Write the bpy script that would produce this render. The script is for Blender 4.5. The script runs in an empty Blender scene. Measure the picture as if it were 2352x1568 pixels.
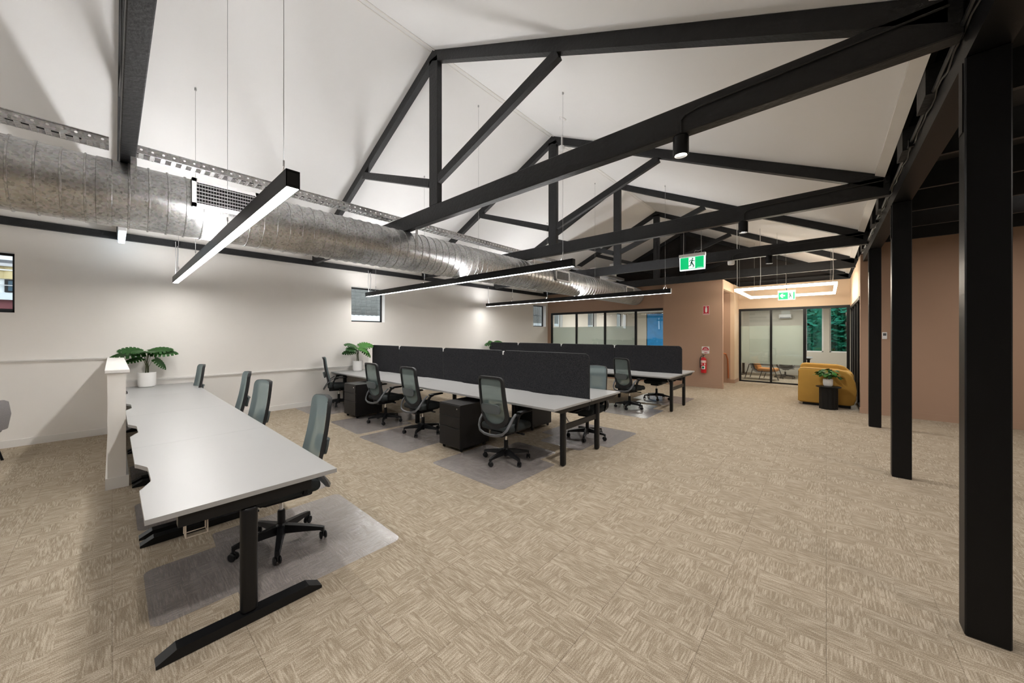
import bpy, bmesh, math, random
from mathutils import Vector, Matrix
random.seed(7)
R = math.radians
sc = bpy.context.scene
C = sc.collection

# ------------------------------------------------------------------ camera, world, exposure
FPX, YAW, HOR, CAMZ = 814.2, 41.572, 767.3, 1.64
cam = bpy.data.cameras.new('camera'); camo = bpy.data.objects.new('camera', cam); C.objects.link(camo)
cam.sensor_width = 36.0; cam.sensor_fit = 'HORIZONTAL'; cam.lens = FPX / 2352 * 36.0
cam.shift_y = -(784 - HOR) / 2352
cam.clip_start = 0.05; cam.clip_end = 200
camo.location = (0, 0, CAMZ); camo.rotation_euler = (R(90), 0, R(YAW))
sc.camera = camo
vs = sc.view_settings
vs.view_transform = 'Standard'; vs.look = 'None'; vs.exposure = 1.46; vs.gamma = 1.0
vs.use_curve_mapping = False
w = bpy.data.worlds.new('world'); sc.world = w; w.use_nodes = True
WORLD_STRENGTH = 1.2
bg = w.node_tree.nodes['Background']; bg.inputs[0].default_value = (0.86, 0.92, 1.0, 1); bg.inputs[1].default_value = WORLD_STRENGTH
L_DOWN, L_UP, L_RING, L_SPOT, L_ROOM, L_BAY = 22.5, 22.5, 11.5, 9.0, 6.5, 8.5
P_SPOT = 54.0
sc.cycles.use_denoising = True
sc.cycles.max_bounces = 6; sc.cycles.diffuse_bounces = 4; sc.cycles.glossy_bounces = 2; sc.cycles.transmission_bounces = 2; sc.cycles.transparent_max_bounces = 10
sc.cycles.use_adaptive_sampling = True; sc.cycles.adaptive_threshold = 0.03; sc.cycles.adaptive_min_samples = 16
sc.cycles.use_light_tree = False
sc.cycles.sample_clamp_indirect = 6.0

# ------------------------------------------------------------------ materials
M = {}
def newmat(name):
    m = bpy.data.materials.new(name); m.use_nodes = True
    nt = m.node_tree; b = nt.nodes['Principled BSDF']; M[name] = m
    return m, nt, b
def N(nt, typ, **kw):
    n = nt.nodes.new(typ)
    for k, v in kw.items(): setattr(n, k, v)
    return n
def rgba(c): return (c[0], c[1], c[2], 1)
def mat(name, col, rough=0.5, metal=0.0, bump=0.0, bscale=40.0, var=0.0, vscale=6.0, spec=None, coat=0.0):
    """plain surface with slight procedural tone variation and fine relief"""
    m, nt, b = newmat(name)
    b.inputs['Base Color'].default_value = rgba(col); b.inputs['Roughness'].default_value = rough
    b.inputs['Metallic'].default_value = metal
    if spec is not None: b.inputs['Specular IOR Level'].default_value = spec
    if coat: b.inputs['Coat Weight'].default_value = coat
    tc = N(nt, 'ShaderNodeTexCoord')
    nz = N(nt, 'ShaderNodeTexNoise'); nz.inputs['Scale'].default_value = vscale; nz.inputs['Detail'].default_value = 3
    nt.links.new(tc.outputs['Object'], nz.inputs['Vector'])
    mx = N(nt, 'ShaderNodeMix', data_type='RGBA')
    v = var if var else 0.04
    mx.inputs[6].default_value = rgba([c * (1 - v) for c in col]); mx.inputs[7].default_value = rgba([min(1, c * (1 + v)) for c in col])
    nt.links.new(nz.outputs['Fac'], mx.inputs[0]); nt.links.new(mx.outputs[2], b.inputs['Base Color'])
    if bump:
        n2 = N(nt, 'ShaderNodeTexNoise'); n2.inputs['Scale'].default_value = bscale; n2.inputs['Detail'].default_value = 4
        nt.links.new(tc.outputs['Object'], n2.inputs['Vector'])
        bp = N(nt, 'ShaderNodeBump'); bp.inputs['Strength'].default_value = bump; bp.inputs['Distance'].default_value = 0.01
        nt.links.new(n2.outputs['Fac'], bp.inputs['Height']); nt.links.new(bp.outputs['Normal'], b.inputs['Normal'])
    return m
def emis(name, col, strength, sample=True):
    m, nt, b = newmat(name)
    b.inputs['Base Color'].default_value = rgba([0.8 * c for c in col])
    b.inputs['Emission Color'].default_value = rgba(col); b.inputs['Emission Strength'].default_value = strength
    if not sample: m.cycles.emission_sampling = 'NONE'     # small glows need no direct light sampling
    return m
def glassmat(name, tint, gloss=0.06, rough=0.02):
    m, nt, b = newmat(name); nt.nodes.remove(b)
    out = nt.nodes['Material Output']
    t = N(nt, 'ShaderNodeBsdfTransparent'); t.inputs[0].default_value = rgba(tint)
    g = N(nt, 'ShaderNodeBsdfGlossy'); g.inputs['Roughness'].default_value = rough
    mx = N(nt, 'ShaderNodeMixShader'); mx.inputs[0].default_value = gloss
    nt.links.new(t.outputs[0], mx.inputs[1]); nt.links.new(g.outputs[0], mx.inputs[2]); nt.links.new(mx.outputs[0], out.inputs['Surface'])
    return m
def veilmat(name, tint, opac, col, rough=0.5, spec=0.3, pattern=None):
    """part see-through sheet: transparent mixed with a principled surface"""
    m, nt, b = newmat(name); out = nt.nodes['Material Output']
    b.inputs['Base Color'].default_value = rgba(col); b.inputs['Roughness'].default_value = rough
    b.inputs['Specular IOR Level'].default_value = spec
    t = N(nt, 'ShaderNodeBsdfTransparent'); t.inputs[0].default_value = rgba(tint)
    mx = N(nt, 'ShaderNodeMixShader'); mx.inputs[0].default_value = opac
    if pattern:
        tc = N(nt, 'ShaderNodeTexCoord'); vo = N(nt, 'ShaderNodeTexVoronoi'); vo.inputs['Scale'].default_value = pattern[0]
        vo.inputs['Randomness'].default_value = 0.1
        nt.links.new(tc.outputs['Object'], vo.inputs['Vector'])
        mr = N(nt, 'ShaderNodeMapRange'); mr.inputs[1].default_value = 0.0; mr.inputs[2].default_value = pattern[1]
        mr.inputs[3].default_value = pattern[2]; mr.inputs[4].default_value = opac
        nt.links.new(vo.outputs['Distance'], mr.inputs[0]); nt.links.new(mr.outputs[0], mx.inputs[0])
    nt.links.new(t.outputs[0], mx.inputs[1]); nt.links.new(b.outputs[0], mx.inputs[2]); nt.links.new(mx.outputs[0], out.inputs['Surface'])
    return m

mat('white_wall', (0.82, 0.79, 0.75), 0.85, bump=0.04, bscale=160, var=0.012)
mat('ceiling_paint', (0.83, 0.825, 0.82), 0.9, bump=0.02, bscale=90, var=0.01)
mat('trim_white', (0.78, 0.76, 0.73), 0.5)
mat('black_timber', (0.022, 0.0225, 0.024), 0.45, bump=0.5, bscale=26, var=0.25, vscale=9, spec=0.3)
mat('black_steel', (0.006, 0.006, 0.0065), 0.42, bump=0.06, bscale=120, var=0.1, spec=0.25)
mat('dark_roof', (0.022, 0.019, 0.018), 0.8, bump=0.25, bscale=14, var=0.3)
mat('brown_wall', (0.40, 0.262, 0.185), 0.8, bump=0.03, bscale=160, var=0.012)
mat('cream_wall', (0.62, 0.475, 0.335), 0.8, bump=0.03, bscale=160, var=0.012)
mat('orange_timber', (0.45, 0.13, 0.035), 0.6, var=0.4, vscale=8)
mat('desk_white', (0.345, 0.343, 0.339), 0.38, var=0.01)
mat('desk_edge', (0.70, 0.68, 0.645), 0.5, var=0.01)
mat('leg_black', (0.007, 0.0072, 0.008), 0.35, var=0.05, spec=0.3)
mat('plastic_black', (0.006, 0.0062, 0.007), 0.42, var=0.1, spec=0.3)
mat('plastic_char', (0.020, 0.021, 0.023), 0.45, var=0.06, spec=0.35)
mat('plastic_grey', (0.10, 0.103, 0.11), 0.45, var=0.04)
mat('seat_fabric', (0.020, 0.025, 0.026), 0.9, bump=0.3, bscale=500, var=0.1)
mat('pad_grey', (0.085, 0.10, 0.105), 0.6, var=0.05)
veilmat('chair_mesh', (0.9, 0.95, 0.93), 0.40, (0.20, 0.235, 0.23), 0.8, 0.2)
veilmat('chair_cover', (0.85, 0.92, 0.90), 0.62, (0.21, 0.262, 0.268), 0.8, 0.2)
mat('chrome', (0.8, 0.8, 0.82), 0.15, 1.0)
mat('pedestal', (0.011, 0.0098, 0.0095), 0.42, bump=0.05, bscale=400, var=0.05, spec=0.3)
mat('pot_white', (0.90, 0.89, 0.87), 0.4, var=0.01)
mat('soil', (0.035, 0.022, 0.014), 0.95, bump=0.8, bscale=60, var=0.4, vscale=40)
mat('leaf', (0.016, 0.072, 0.010), 0.5, var=0.5, vscale=9, spec=0.25)
mat('leaf_light', (0.040, 0.15, 0.018), 0.5, var=0.5, vscale=14, spec=0.25)
mat('stem', (0.08, 0.09, 0.04), 0.6, var=0.2)
mat('mustard', (0.46, 0.255, 0.045), 0.85, bump=0.25, bscale=420, var=0.08)
mat('mustard_pipe', (0.16, 0.09, 0.03), 0.8)
mat('table_black', (0.006, 0.0058, 0.0058), 0.4, var=0.1, spec=0.3)
mat('orange_fabric', (0.50, 0.20, 0.045), 0.85, bump=0.2, bscale=300, var=0.1)
mat('grey_fabric', (0.27, 0.255, 0.26), 0.9, bump=0.3, bscale=380, var=0.25, vscale=120)
mat('red_paint', (0.50, 0.012, 0.018), 0.3, var=0.05)
mat('sign_red', (0.42, 0.012, 0.03), 0.5)
mat('sign_white', (0.80, 0.80, 0.80), 0.5)
mat('label_cream', (0.72, 0.55, 0.52), 0.5)
mat('wire_white', (0.62, 0.55, 0.48), 0.5)
mat('cable_grey', (0.45, 0.45, 0.45), 0.4, 0.3)
mat('cable_black', (0.014, 0.014, 0.015), 0.45)
mat('copper', (0.48, 0.16, 0.06), 0.35, 0.6)
mat('window_frame', (0.75, 0.74, 0.72), 0.45)
mat('frame_black', (0.008, 0.008, 0.009), 0.4, var=0.1, spec=0.3)
mat('yellow_clad', (0.56, 0.46, 0.24), 0.7, var=0.05)
mat('pale_clad', (0.60, 0.66, 0.68), 0.6)
mat('maroon', (0.17, 0.045, 0.05), 0.6)
mat('block_grey', (0.18, 0.18, 0.165), 0.9, bump=0.6, bscale=40, var=0.3, vscale=12)
mat('mortar', (0.26, 0.26, 0.25), 0.95, bump=0.4, bscale=60)
mat('roof_sheet', (0.72, 0.76, 0.76), 0.5)
mat('tree_leaf', (0.09, 0.26, 0.11), 0.6, var=0.6, vscale=3)
mat('bark', (0.06, 0.045, 0.03), 0.9, bump=0.5, bscale=20)
mat('blue_blind', (0.015, 0.27, 0.68), 0.7, var=0.25, vscale=5)
mat('slate_glass', (0.03, 0.07, 0.10), 0.3)
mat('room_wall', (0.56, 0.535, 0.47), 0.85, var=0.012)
mat('subfloor', (0.16, 0.13, 0.10), 0.9)
mat('ground', (0.25, 0.25, 0.24), 0.95, var=0.2)
glassmat('clear_glass', (0.96, 0.98, 0.98), 0.07)
glassmat('blue_glass', (0.40, 0.72, 0.82), 0.07)
veilmat('frosted', (0.95, 1.0, 0.97), 0.58, (0.72, 0.77, 0.72), 0.35, 0.4)
def chair_mat_mat():
    m, nt, b = newmat('chair_mat'); nt.nodes.remove(b); L = nt.links.new; out = nt.nodes['Material Output']
    t = N(nt, 'ShaderNodeBsdfTransparent'); t.inputs[0].default_value = (0.95, 0.95, 0.97, 1)
    d = N(nt, 'ShaderNodeBsdfDiffuse'); d.inputs[0].default_value = (0.62, 0.62, 0.66, 1)
    g = N(nt, 'ShaderNodeBsdfGlossy'); g.inputs['Roughness'].default_value = 0.24
    tc = N(nt, 'ShaderNodeTexCoord'); vo = N(nt, 'ShaderNodeTexVoronoi'); vo.inputs['Scale'].default_value = 40.0; vo.inputs['Randomness'].default_value = 0.05
    L(tc.outputs['Object'], vo.inputs['Vector'])
    mr = N(nt, 'ShaderNodeMapRange'); mr.inputs[1].default_value = 0.06; mr.inputs[2].default_value = 0.16; mr.inputs[3].default_value = 0.40; mr.inputs[4].default_value = 0.10
    L(vo.outputs['Distance'], mr.inputs[0])
    m1 = N(nt, 'ShaderNodeMixShader'); L(mr.outputs[0], m1.inputs[0]); L(t.outputs[0], m1.inputs[1]); L(d.outputs[0], m1.inputs[2])
    nz = N(nt, 'ShaderNodeTexNoise'); nz.inputs['Scale'].default_value = 7.0; L(tc.outputs['Object'], nz.inputs['Vector'])
    bp = N(nt, 'ShaderNodeBump'); bp.inputs['Strength'].default_value = 0.35; bp.inputs['Distance'].default_value = 0.02; L(nz.outputs['Fac'], bp.inputs['Height']); L(bp.outputs[0], g.inputs['Normal'])
    fr = N(nt, 'ShaderNodeLayerWeight'); fr.inputs['Blend'].default_value = 0.35
    fm = N(nt, 'ShaderNodeMapRange'); fm.inputs[1].default_value = 0.2; fm.inputs[3].default_value = 0.03; fm.inputs[4].default_value = 0.45; L(fr.outputs['Facing'], fm.inputs[0])
    m2 = N(nt, 'ShaderNodeMixShader'); L(fm.outputs[0], m2.inputs[0]); L(m1.outputs[0], m2.inputs[1]); L(g.outputs[0], m2.inputs[2]); L(m2.outputs[0], out.inputs['Surface'])
chair_mat_mat()
emis('led_down', (1.0, 0.98, 0.95), L_DOWN)
emis('led_up', (1.0, 0.99, 0.985), L_UP)
emis('led_ring', (1.0, 0.90, 0.76), L_RING)
emis('led_spot', (1.0, 0.93, 0.82), L_SPOT, False)
emis('added_room_glow', (1.0, 0.96, 0.88), L_ROOM)
emis('added_bay_glow', (1.0, 0.93, 0.86), L_BAY)
emis('led_batten', (0.62, 0.82, 1.0), 1.5, False)
emis('exit_green', (0.0, 0.50, 0.16), 0.36, False)
emis('exit_white', (0.80, 1.0, 0.92), 0.38, False)
emis('exit_dark', (0.0, 0.10, 0.05), 0.12, False)
emis('exit_edge', (0.86, 0.95, 0.95), 0.30, False)

def carpet():
    m, nt, b = newmat('carpet'); L = nt.links.new
    b.inputs['Roughness'].default_value = 0.95; b.inputs['Specular IOR Level'].default_value = 0.1
    g = N(nt, 'ShaderNodeNewGeometry'); s = N(nt, 'ShaderNodeSeparateXYZ'); L(g.outputs['Position'], s.inputs[0])
    def mth(op, a, bb=None, c=None):
        n = N(nt, 'ShaderNodeMath', operation=op)
        for i, q in enumerate((a, bb, c)):
            if q is None: continue
            if isinstance(q, (int, float)): n.inputs[i].default_value = q
            else: L(q, n.inputs[i])
        return n.outputs[0]
    wz = N(nt, 'ShaderNodeTexNoise'); wz.inputs['Scale'].default_value = 14.0; wz.inputs['Detail'].default_value = 1; L(g.outputs['Position'], wz.inputs['Vector'])
    ws = N(nt, 'ShaderNodeSeparateColor'); L(wz.outputs['Color'], ws.inputs[0])
    wx = mth('MULTIPLY_ADD', mth('SUBTRACT', ws.outputs[0], 0.5), 0.07, s.outputs[0]); wy = mth('MULTIPLY_ADD', mth('SUBTRACT', ws.outputs[1], 0.5), 0.07, s.outputs[1])
    tx = mth('FLOOR', mth('MULTIPLY', wx, 6.0)); ty = mth('FLOOR', mth('MULTIPLY', wy, 10.0))
    cm = N(nt, 'ShaderNodeCombineXYZ'); L(tx, cm.inputs[0]); L(ty, cm.inputs[1])
    wn = N(nt, 'ShaderNodeTexWhiteNoise', noise_dimensions='2D'); L(cm.outputs[0], wn.inputs['Vector'])
    par = mth('GREATER_THAN', wn.outputs['Value'], 0.5)
    def mixf(a, bb): 
        n = N(nt, 'ShaderNodeMix', data_type='FLOAT'); L(par, n.inputs[0]); L(a, n.inputs[2]); L(bb, n.inputs[3]); return n.outputs[0]
    u = mixf(s.outputs[0], s.outputs[1]); v = mixf(s.outputs[1], s.outputs[0])
    off = mth('MULTIPLY', wn.outputs['Value'], 37.0)
    def stretched(fu, fv, detail=1.0, rough=0.5):
        c = N(nt, 'ShaderNodeCombineXYZ'); L(mth('MULTIPLY_ADD', u, fu, off), c.inputs[0]); L(mth('MULTIPLY', v, fv), c.inputs[1]); L(off, c.inputs[2])
        n = N(nt, 'ShaderNodeTexNoise'); n.inputs['Scale'].default_value = 1.0; n.inputs['Detail'].default_value = detail; n.inputs['Roughness'].default_value = rough
        L(c.outputs[0], n.inputs['Vector']); return n.outputs['Fac']
    dash = stretched(11.0, 125.0, 1.5)
    broad = stretched(5.0, 12.0, 1.0)
    fine = N(nt, 'ShaderNodeTexNoise'); fine.inputs['Scale'].default_value = 260.0; fine.inputs['Detail'].default_value = 2
    L(g.outputs['Position'], fine.inputs['Vector'])
    k = mth('ADD', mth('MULTIPLY', dash, 1.0), mth('MULTIPLY', mth('SUBTRACT', broad, 0.5), 0.30))
    r1 = N(nt, 'ShaderNodeMapRange'); r1.inputs[1].default_value = 0.36; r1.inputs[2].default_value = 0.68; L(k, r1.inputs[0])
    r2 = N(nt, 'ShaderNodeMapRange'); r2.inputs[1].default_value = 0.30; r2.inputs[2].default_value = 0.70; L(fine.outputs['Fac'], r2.inputs[0])
    f = mth('ADD', mth('MULTIPLY', r1.outputs[0], 0.40), mth('MULTIPLY', r2.outputs[0], 0.60))
    f = mth('ADD', f, mth('MULTIPLY', mth('SUBTRACT', wn.outputs['Value'], 0.5), 0.02))
    cr = N(nt, 'ShaderNodeValToRGB'); L(f, cr.inputs[0])
    e = cr.color_ramp.elements; e[0].position = 0.0; e[0].color = (0.19, 0.148, 0.102, 1); e[1].position = 1.0; e[1].color = (0.62, 0.54, 0.44, 1)
    q = e.new(0.45); q.color = (0.335, 0.276, 0.204, 1)
    L(cr.outputs[0], b.inputs['Base Color'])
    bp = N(nt, 'ShaderNodeBump'); bp.inputs['Strength'].default_value = 0.5; bp.inputs['Distance'].default_value = 0.004
    L(f, bp.inputs['Height']); L(bp.outputs['Normal'], b.inputs['Normal'])
carpet()

def galvanised():
    m, nt, b = newmat('galvanised'); L = nt.links.new
    b.inputs['Metallic'].default_value = 0.9
    tc = N(nt, 'ShaderNodeTexCoord')
    vo = N(nt, 'ShaderNodeTexVoronoi'); vo.inputs['Scale'].default_value = 55.0; L(tc.outputs['Object'], vo.inputs['Vector'])
    nz = N(nt, 'ShaderNodeTexNoise'); nz.inputs['Scale'].default_value = 6.0; nz.inputs['Detail'].default_value = 6; L(tc.outputs['Object'], nz.inputs['Vector'])
    mx = N(nt, 'ShaderNodeMix', data_type='RGBA', blend_type='MULTIPLY'); mx.inputs[0].default_value = 0.55
    cr = N(nt, 'ShaderNodeValToRGB'); cr.color_ramp.elements[0].position = 0.3; cr.color_ramp.elements[0].color = (0.46, 0.46, 0.465, 1)
    cr.color_ramp.elements[1].position = 0.75; cr.color_ramp.elements[1].color = (0.70, 0.705, 0.71, 1)
    L(nz.outputs['Fac'], cr.inputs[0]); L(cr.outputs[0], mx.inputs[6]); L(vo.outputs['Color'], mx.inputs[7])
    sat = N(nt, 'ShaderNodeHueSaturation'); sat.inputs['Saturation'].default_value = 0.12; sat.inputs['Value'].default_value = 1.15
    L(mx.outputs[2], sat.inputs['Color']); L(sat.outputs[0], b.inputs['Base Color'])
    mr = N(nt, 'ShaderNodeMapRange'); mr.inputs[3].default_value = 0.22; mr.inputs[4].default_value = 0.48; L(nz.outputs['Fac'], mr.inputs[0]); L(mr.outputs[0], b.inputs['Roughness'])
galvanised()

def felt():
    m, nt, b = newmat('felt'); L = nt.links.new
    b.inputs['Roughness'].default_value = 0.95; b.inputs['Specular IOR Level'].default_value = 0.1
    tc = N(nt, 'ShaderNodeTexCoord')
    n1 = N(nt, 'ShaderNodeTexNoise'); n1.inputs['Scale'].default_value = 120.0; n1.inputs['Detail'].default_value = 5; n1.inputs['Roughness'].default_value = 0.75
    L(tc.outputs['Object'], n1.inputs['Vector'])
    cr = N(nt, 'ShaderNodeValToRGB'); cr.color_ramp.elements[0].position = 0.35; cr.color_ramp.elements[0].color = (0.009, 0.009, 0.011, 1)
    cr.color_ramp.elements[1].position = 0.8; cr.color_ramp.elements[1].color = (0.085, 0.085, 0.092, 1)
    L(n1.outputs['Fac'], cr.inputs[0]); L(cr.outputs[0], b.inputs['Base Color'])
felt()

# ------------------------------------------------------------------ mesh helpers
class B:
    def __init__(s): s.v = []; s.f = []
    def add(s, vs_, fs):
        o = len(s.v); s.v += [tuple(p) for p in vs_]; s.f += [tuple(i + o for i in f) for f in fs]; return s
    def box(s, x0, x1, y0, y1, z0, z1):
        return s.add([(x0,y0,z0),(x1,y0,z0),(x1,y1,z0),(x0,y1,z0),(x0,y0,z1),(x1,y0,z1),(x1,y1,z1),(x0,y1,z1)],
                     [(0,3,2,1),(4,5,6,7),(0,1,5,4),(1,2,6,5),(2,3,7,6),(3,0,4,7)])
    def prism(s, poly, axis, a, b):
        """polygon (2D, in the two other axes' order) drawn out along axis from a to b"""
        n = len(poly)
        def p3(q, t):
            return {'x': (t, q[0], q[1]), 'y': (q[0], t, q[1]), 'z': (q[0], q[1], t)}[axis]
        vs_ = [p3(q, a) for q in poly] + [p3(q, b) for q in poly]
        fs = [tuple(range(n))[::-1], tuple(range(n, 2 * n))] + [(i, (i + 1) % n, n + (i + 1) % n, n + i) for i in range(n)]
        return s.add(vs_, fs)
    def bar(s, p, q, wd, ht, up=(0, 0, 1)):
        p, q = Vector(p), Vector(q); d = (q - p).normalized(); u = Vector(up)
        sd = d.cross(u).normalized(); u = sd.cross(d)
        vs_ = [c + sd * a * wd / 2 + u * b_ * ht / 2 for c in (p, q) for a, b_ in ((-1,-1),(1,-1),(1,1),(-1,1))]
        return s.add(vs_, [(0,1,2,3),(7,6,5,4),(0,4,5,1),(1,5,6,2),(2,6,7,3),(3,7,4,0)])
    def sweep(s, pts, sec, up=(0, 0, 1), closed=False, scale=None):
        pts = [Vector(p) for p in pts]; n, m = len(pts), len(sec); vs_ = []
        for i, p in enumerate(pts):
            a = pts[(i - 1) % n] if (closed or i > 0) else p; b_ = pts[(i + 1) % n] if (closed or i < n - 1) else p
            d = (b_ - a).normalized(); u = Vector(up)
            if abs(d.dot(u)) > 0.97: u = Vector((0, 1, 0)) if abs(d.y) < 0.9 else Vector((1, 0, 0))
            sd = d.cross(u).normalized(); u = sd.cross(d); k = scale[i] if scale else 1
            vs_ += [p + sd * q[0] * k + u * q[1] * k for q in sec]
        fs = []
        for i in range(n if closed else n - 1):
            j = (i + 1) % n
            fs += [(i*m + t, i*m + (t+1) % m, j*m + (t+1) % m, j*m + t) for t in range(m)]
        if not closed: fs += [tuple(range(m))[::-1], tuple((n-1)*m + t for t in range(m))]
        return s.add(vs_, fs)
    def tube(s, pts, r, n=8, closed=False, up=(0, 0, 1), scale=None):
        return s.sweep(pts, [(r*math.cos(2*math.pi*t/n), r*math.sin(2*math.pi*t/n)) for t in range(n)], up, closed, scale)
    def lathe(s, prof, n=24, c=(0, 0, 0), axis='z'):
        vs_ = []; m = len(prof)
        for i in range(n):
            a = 2*math.pi*i/n
            for r, h in prof:
                x, y = r*math.cos(a), r*math.sin(a)
                vs_.append({'z': (c[0]+x, c[1]+y, c[2]+h), 'y': (c[0]+x, c[1]+h, c[2]+y), 'x': (c[0]+h, c[1]+x, c[2]+y)}[axis])
        fs = [(i*m + k, ((i+1) % n)*m + k, ((i+1) % n)*m + k+1, i*m + k+1) for i in range(n) for k in range(m-1)]
        return s.add(vs_, fs)
    def rbox(s, x0, x1, y0, y1, z0, z1, r=0.02, seg=3):
        bm = bmesh.new(); bmesh.ops.create_cube(bm, size=1.0)
        for v in bm.verts: v.co = Vector(((x0+x1)/2 + v.co.x*(x1-x0), (y0+y1)/2 + v.co.y*(y1-y0), (z0+z1)/2 + v.co.z*(z1-z0)))
        bmesh.ops.bevel(bm, geom=list(bm.edges), offset=r, segments=seg, profile=0.5, affect='EDGES', clamp_overlap=True)
        bm.verts.index_update(); s.add([v.co[:] for v in bm.verts], [[v.index for v in f.verts] for f in bm.faces]); bm.free(); return s
    def xf(s, mtx):
        s.v = [tuple(mtx @ Vector(p)) for p in s.v]; return s
    def mesh(s, name, m, smooth=30, recalc=True):
        me = bpy.data.meshes.new(name); me.from_pydata(s.v, [], s.f)
        if recalc:
            bm = bmesh.new(); bm.from_mesh(me); bmesh.ops.recalc_face_normals(bm, faces=bm.faces); bm.to_mesh(me); bm.free()
        me.materials.append(M[m])
        if smooth:
            me.polygons.foreach_set('use_smooth', [True] * len(me.polygons)); me.set_sharp_from_angle(angle=R(smooth))
        me.update(); return me
def add(name, me, parent=None, loc=None, rot=None, label=None, cat=None, group=None, kind=None):
    o = bpy.data.objects.new(name, me); C.objects.link(o)
    if parent: o.parent = parent
    if loc: o.location = loc
    if rot: o.rotation_euler = rot
    for k, v in (('label', label), ('category', cat), ('group', group), ('kind', kind)):
        if v: o[k] = v
    return o
def part(name, b, m, parent, smooth=30, **kw): return add(name, b.mesh(name, m, smooth), parent, **kw)
def thing(name, label, cat, loc=(0, 0, 0), rz=0, group=None): return add(name, None, None, loc, (0, 0, rz), label, cat, group)
def struct(name, b, m, label=None, smooth=30): return add(name, b.mesh(name, m, smooth), None, label=label, kind='structure')
def copy_tree(o, parent=None):
    c = o.copy(); C.objects.link(c); c.parent = parent
    for ch in list(o.children): copy_tree(ch, c)
    return c
def place(o, loc, rz=0, label=None, group=None):
    o.location = loc; o.rotation_euler = (0, 0, rz)
    if label: o['label'] = label
    if group: o['group'] = group
    return o
def rrect(x0, x1, y0, y1, r, n=5, corners=(1, 1, 1, 1)):
    """rounded rectangle, corners order: (x1,y1),(x0,y1),(x0,y0),(x1,y0)"""
    out = []
    for k, (cx, cy, a0) in enumerate(((x1, y1, 0), (x0, y1, 90), (x0, y0, 180), (x1, y0, 270))):
        if not corners[k]: out.append((cx, cy)); continue
        ox = cx - r if cx == x1 else cx + r; oy = cy - r if cy == y1 else cy + r
        out += [(ox + r*math.cos(R(a0 + 90*t/n)), oy + r*math.sin(R(a0 + 90*t/n))) for t in range(n + 1)]
    return out

# ------------------------------------------------------------------ the room shell
XW, XR, XE = -8.85, -4.23, 0.50        # left wall face, ridge line, right eave
SL, ZR = 0.467, 5.72                   # roof slope, ridge height of the lining
def zc(x): return ZR - SL * abs(x - XR)
floor = struct('floor', B().box(-9.2, 7.0, -6.0, 20.6, -0.10, -0.012), 'subfloor', 'beige patterned carpet tile floor of the open office')
TS = 0.5
tile = B()
g_ = 0.0004; h_ = TS/2 - g_; hb = h_ - 0.0015
tile.add([(-hb,-hb,0),(hb,-hb,0),(hb,hb,0),(-hb,hb,0),(-h_,-h_,-0.001),(h_,-h_,-0.001),(h_,h_,-0.001),(-h_,h_,-0.001),(-h_,-h_,-0.012),(h_,-h_,-0.012),(h_,h_,-0.012),(-h_,h_,-0.012)],
         [(0,1,2,3)] + [(4+i, 4+(i+1) % 4, (i+1) % 4, i) for i in range(4)] + [(8+i, 8+(i+1) % 4, 4+(i+1) % 4, 4+i) for i in range(4)])
tile_me = tile.mesh('carpet_tile', 'carpet', smooth=0)
fw = (-math.sin(R(YAW)), math.cos(R(YAW))); rt = (math.cos(R(YAW)), math.sin(R(YAW)))
cells = []
for i in range(-18, 14):
    for j in range(-10, 41):
        cx, cy = (i + 0.5)*TS, (j + 0.5)*TS
        if cx < XW - 0.2: continue
        d = cx*fw[0] + cy*fw[1]; s_ = cx*rt[0] + cy*rt[1]
        vis = d > 0.9 and abs(s_) < 1.47*d + 0.4 and d*1.02 > 1.30
        cells.append((0 if vis else 1, d if d > 0 else 99, cx, cy))
cells.sort()
rest = B()
for n, (vis, d, cx, cy) in enumerate(cells):
    if n < 300 and vis == 0: add('carpet_tile', tile_me, floor, (cx, cy, 0))
    else: rest.add([(p[0]+cx, p[1]+cy, p[2]) for p in tile.v], tile.f)
part('carpet_tile', rest, 'carpet', floor, smooth=0, kind='stuff')

# ceiling linings
def slope(x0, x1, y0, y1, t=0.03):
    b = B()
    for a, e in ((0, t),):
        b.add([(x0,y0,zc(x0)),(x1,y0,zc(x1)),(x1,y1,zc(x1)),(x0,y1,zc(x0)),(x0,y0,zc(x0)+t),(x1,y0,zc(x1)+t),(x1,y1,zc(x1)+t),(x0,y1,zc(x0)+t)],
              [(0,3,2,1),(4,5,6,7),(0,1,5,4),(1,2,6,5),(2,3,7,6),(3,0,4,7)])
    return b
struct('ceiling', slope(XW - 0.1, XR, -6.0, 14.98), 'ceiling_paint', 'white sloping ceiling lining above the duct')
struct('ceiling', slope(XR, XE, -6.0, 14.98), 'ceiling_paint', 'white sloping ceiling lining on the column side')
rb = B()
for sg in (-1, 1):
    x0 = XR + sg*0.012
    rb.bar((x0 + sg*0.03, -6, zc(x0 + 0.03) - 0.006), (x0 + sg*0.03, 14.9, zc(x0 + 0.03) - 0.006), 0.02, 0.012)
struct('trim_1', rb, 'trim_white', 'thin white bead along the ceiling ridge')
struct('trim_2', B().prism([(XE-0.07, zc(XE-0.07)-0.028), (XE+0.012, zc(XE+0.012)-0.028), (XE+0.012, zc(XE)+0.03), (XE, zc(XE)), (XE-0.07, zc(XE-0.07))], 'y', -6, 14.9), 'trim_white', 'white edge trim of the right ceiling slope')

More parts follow.
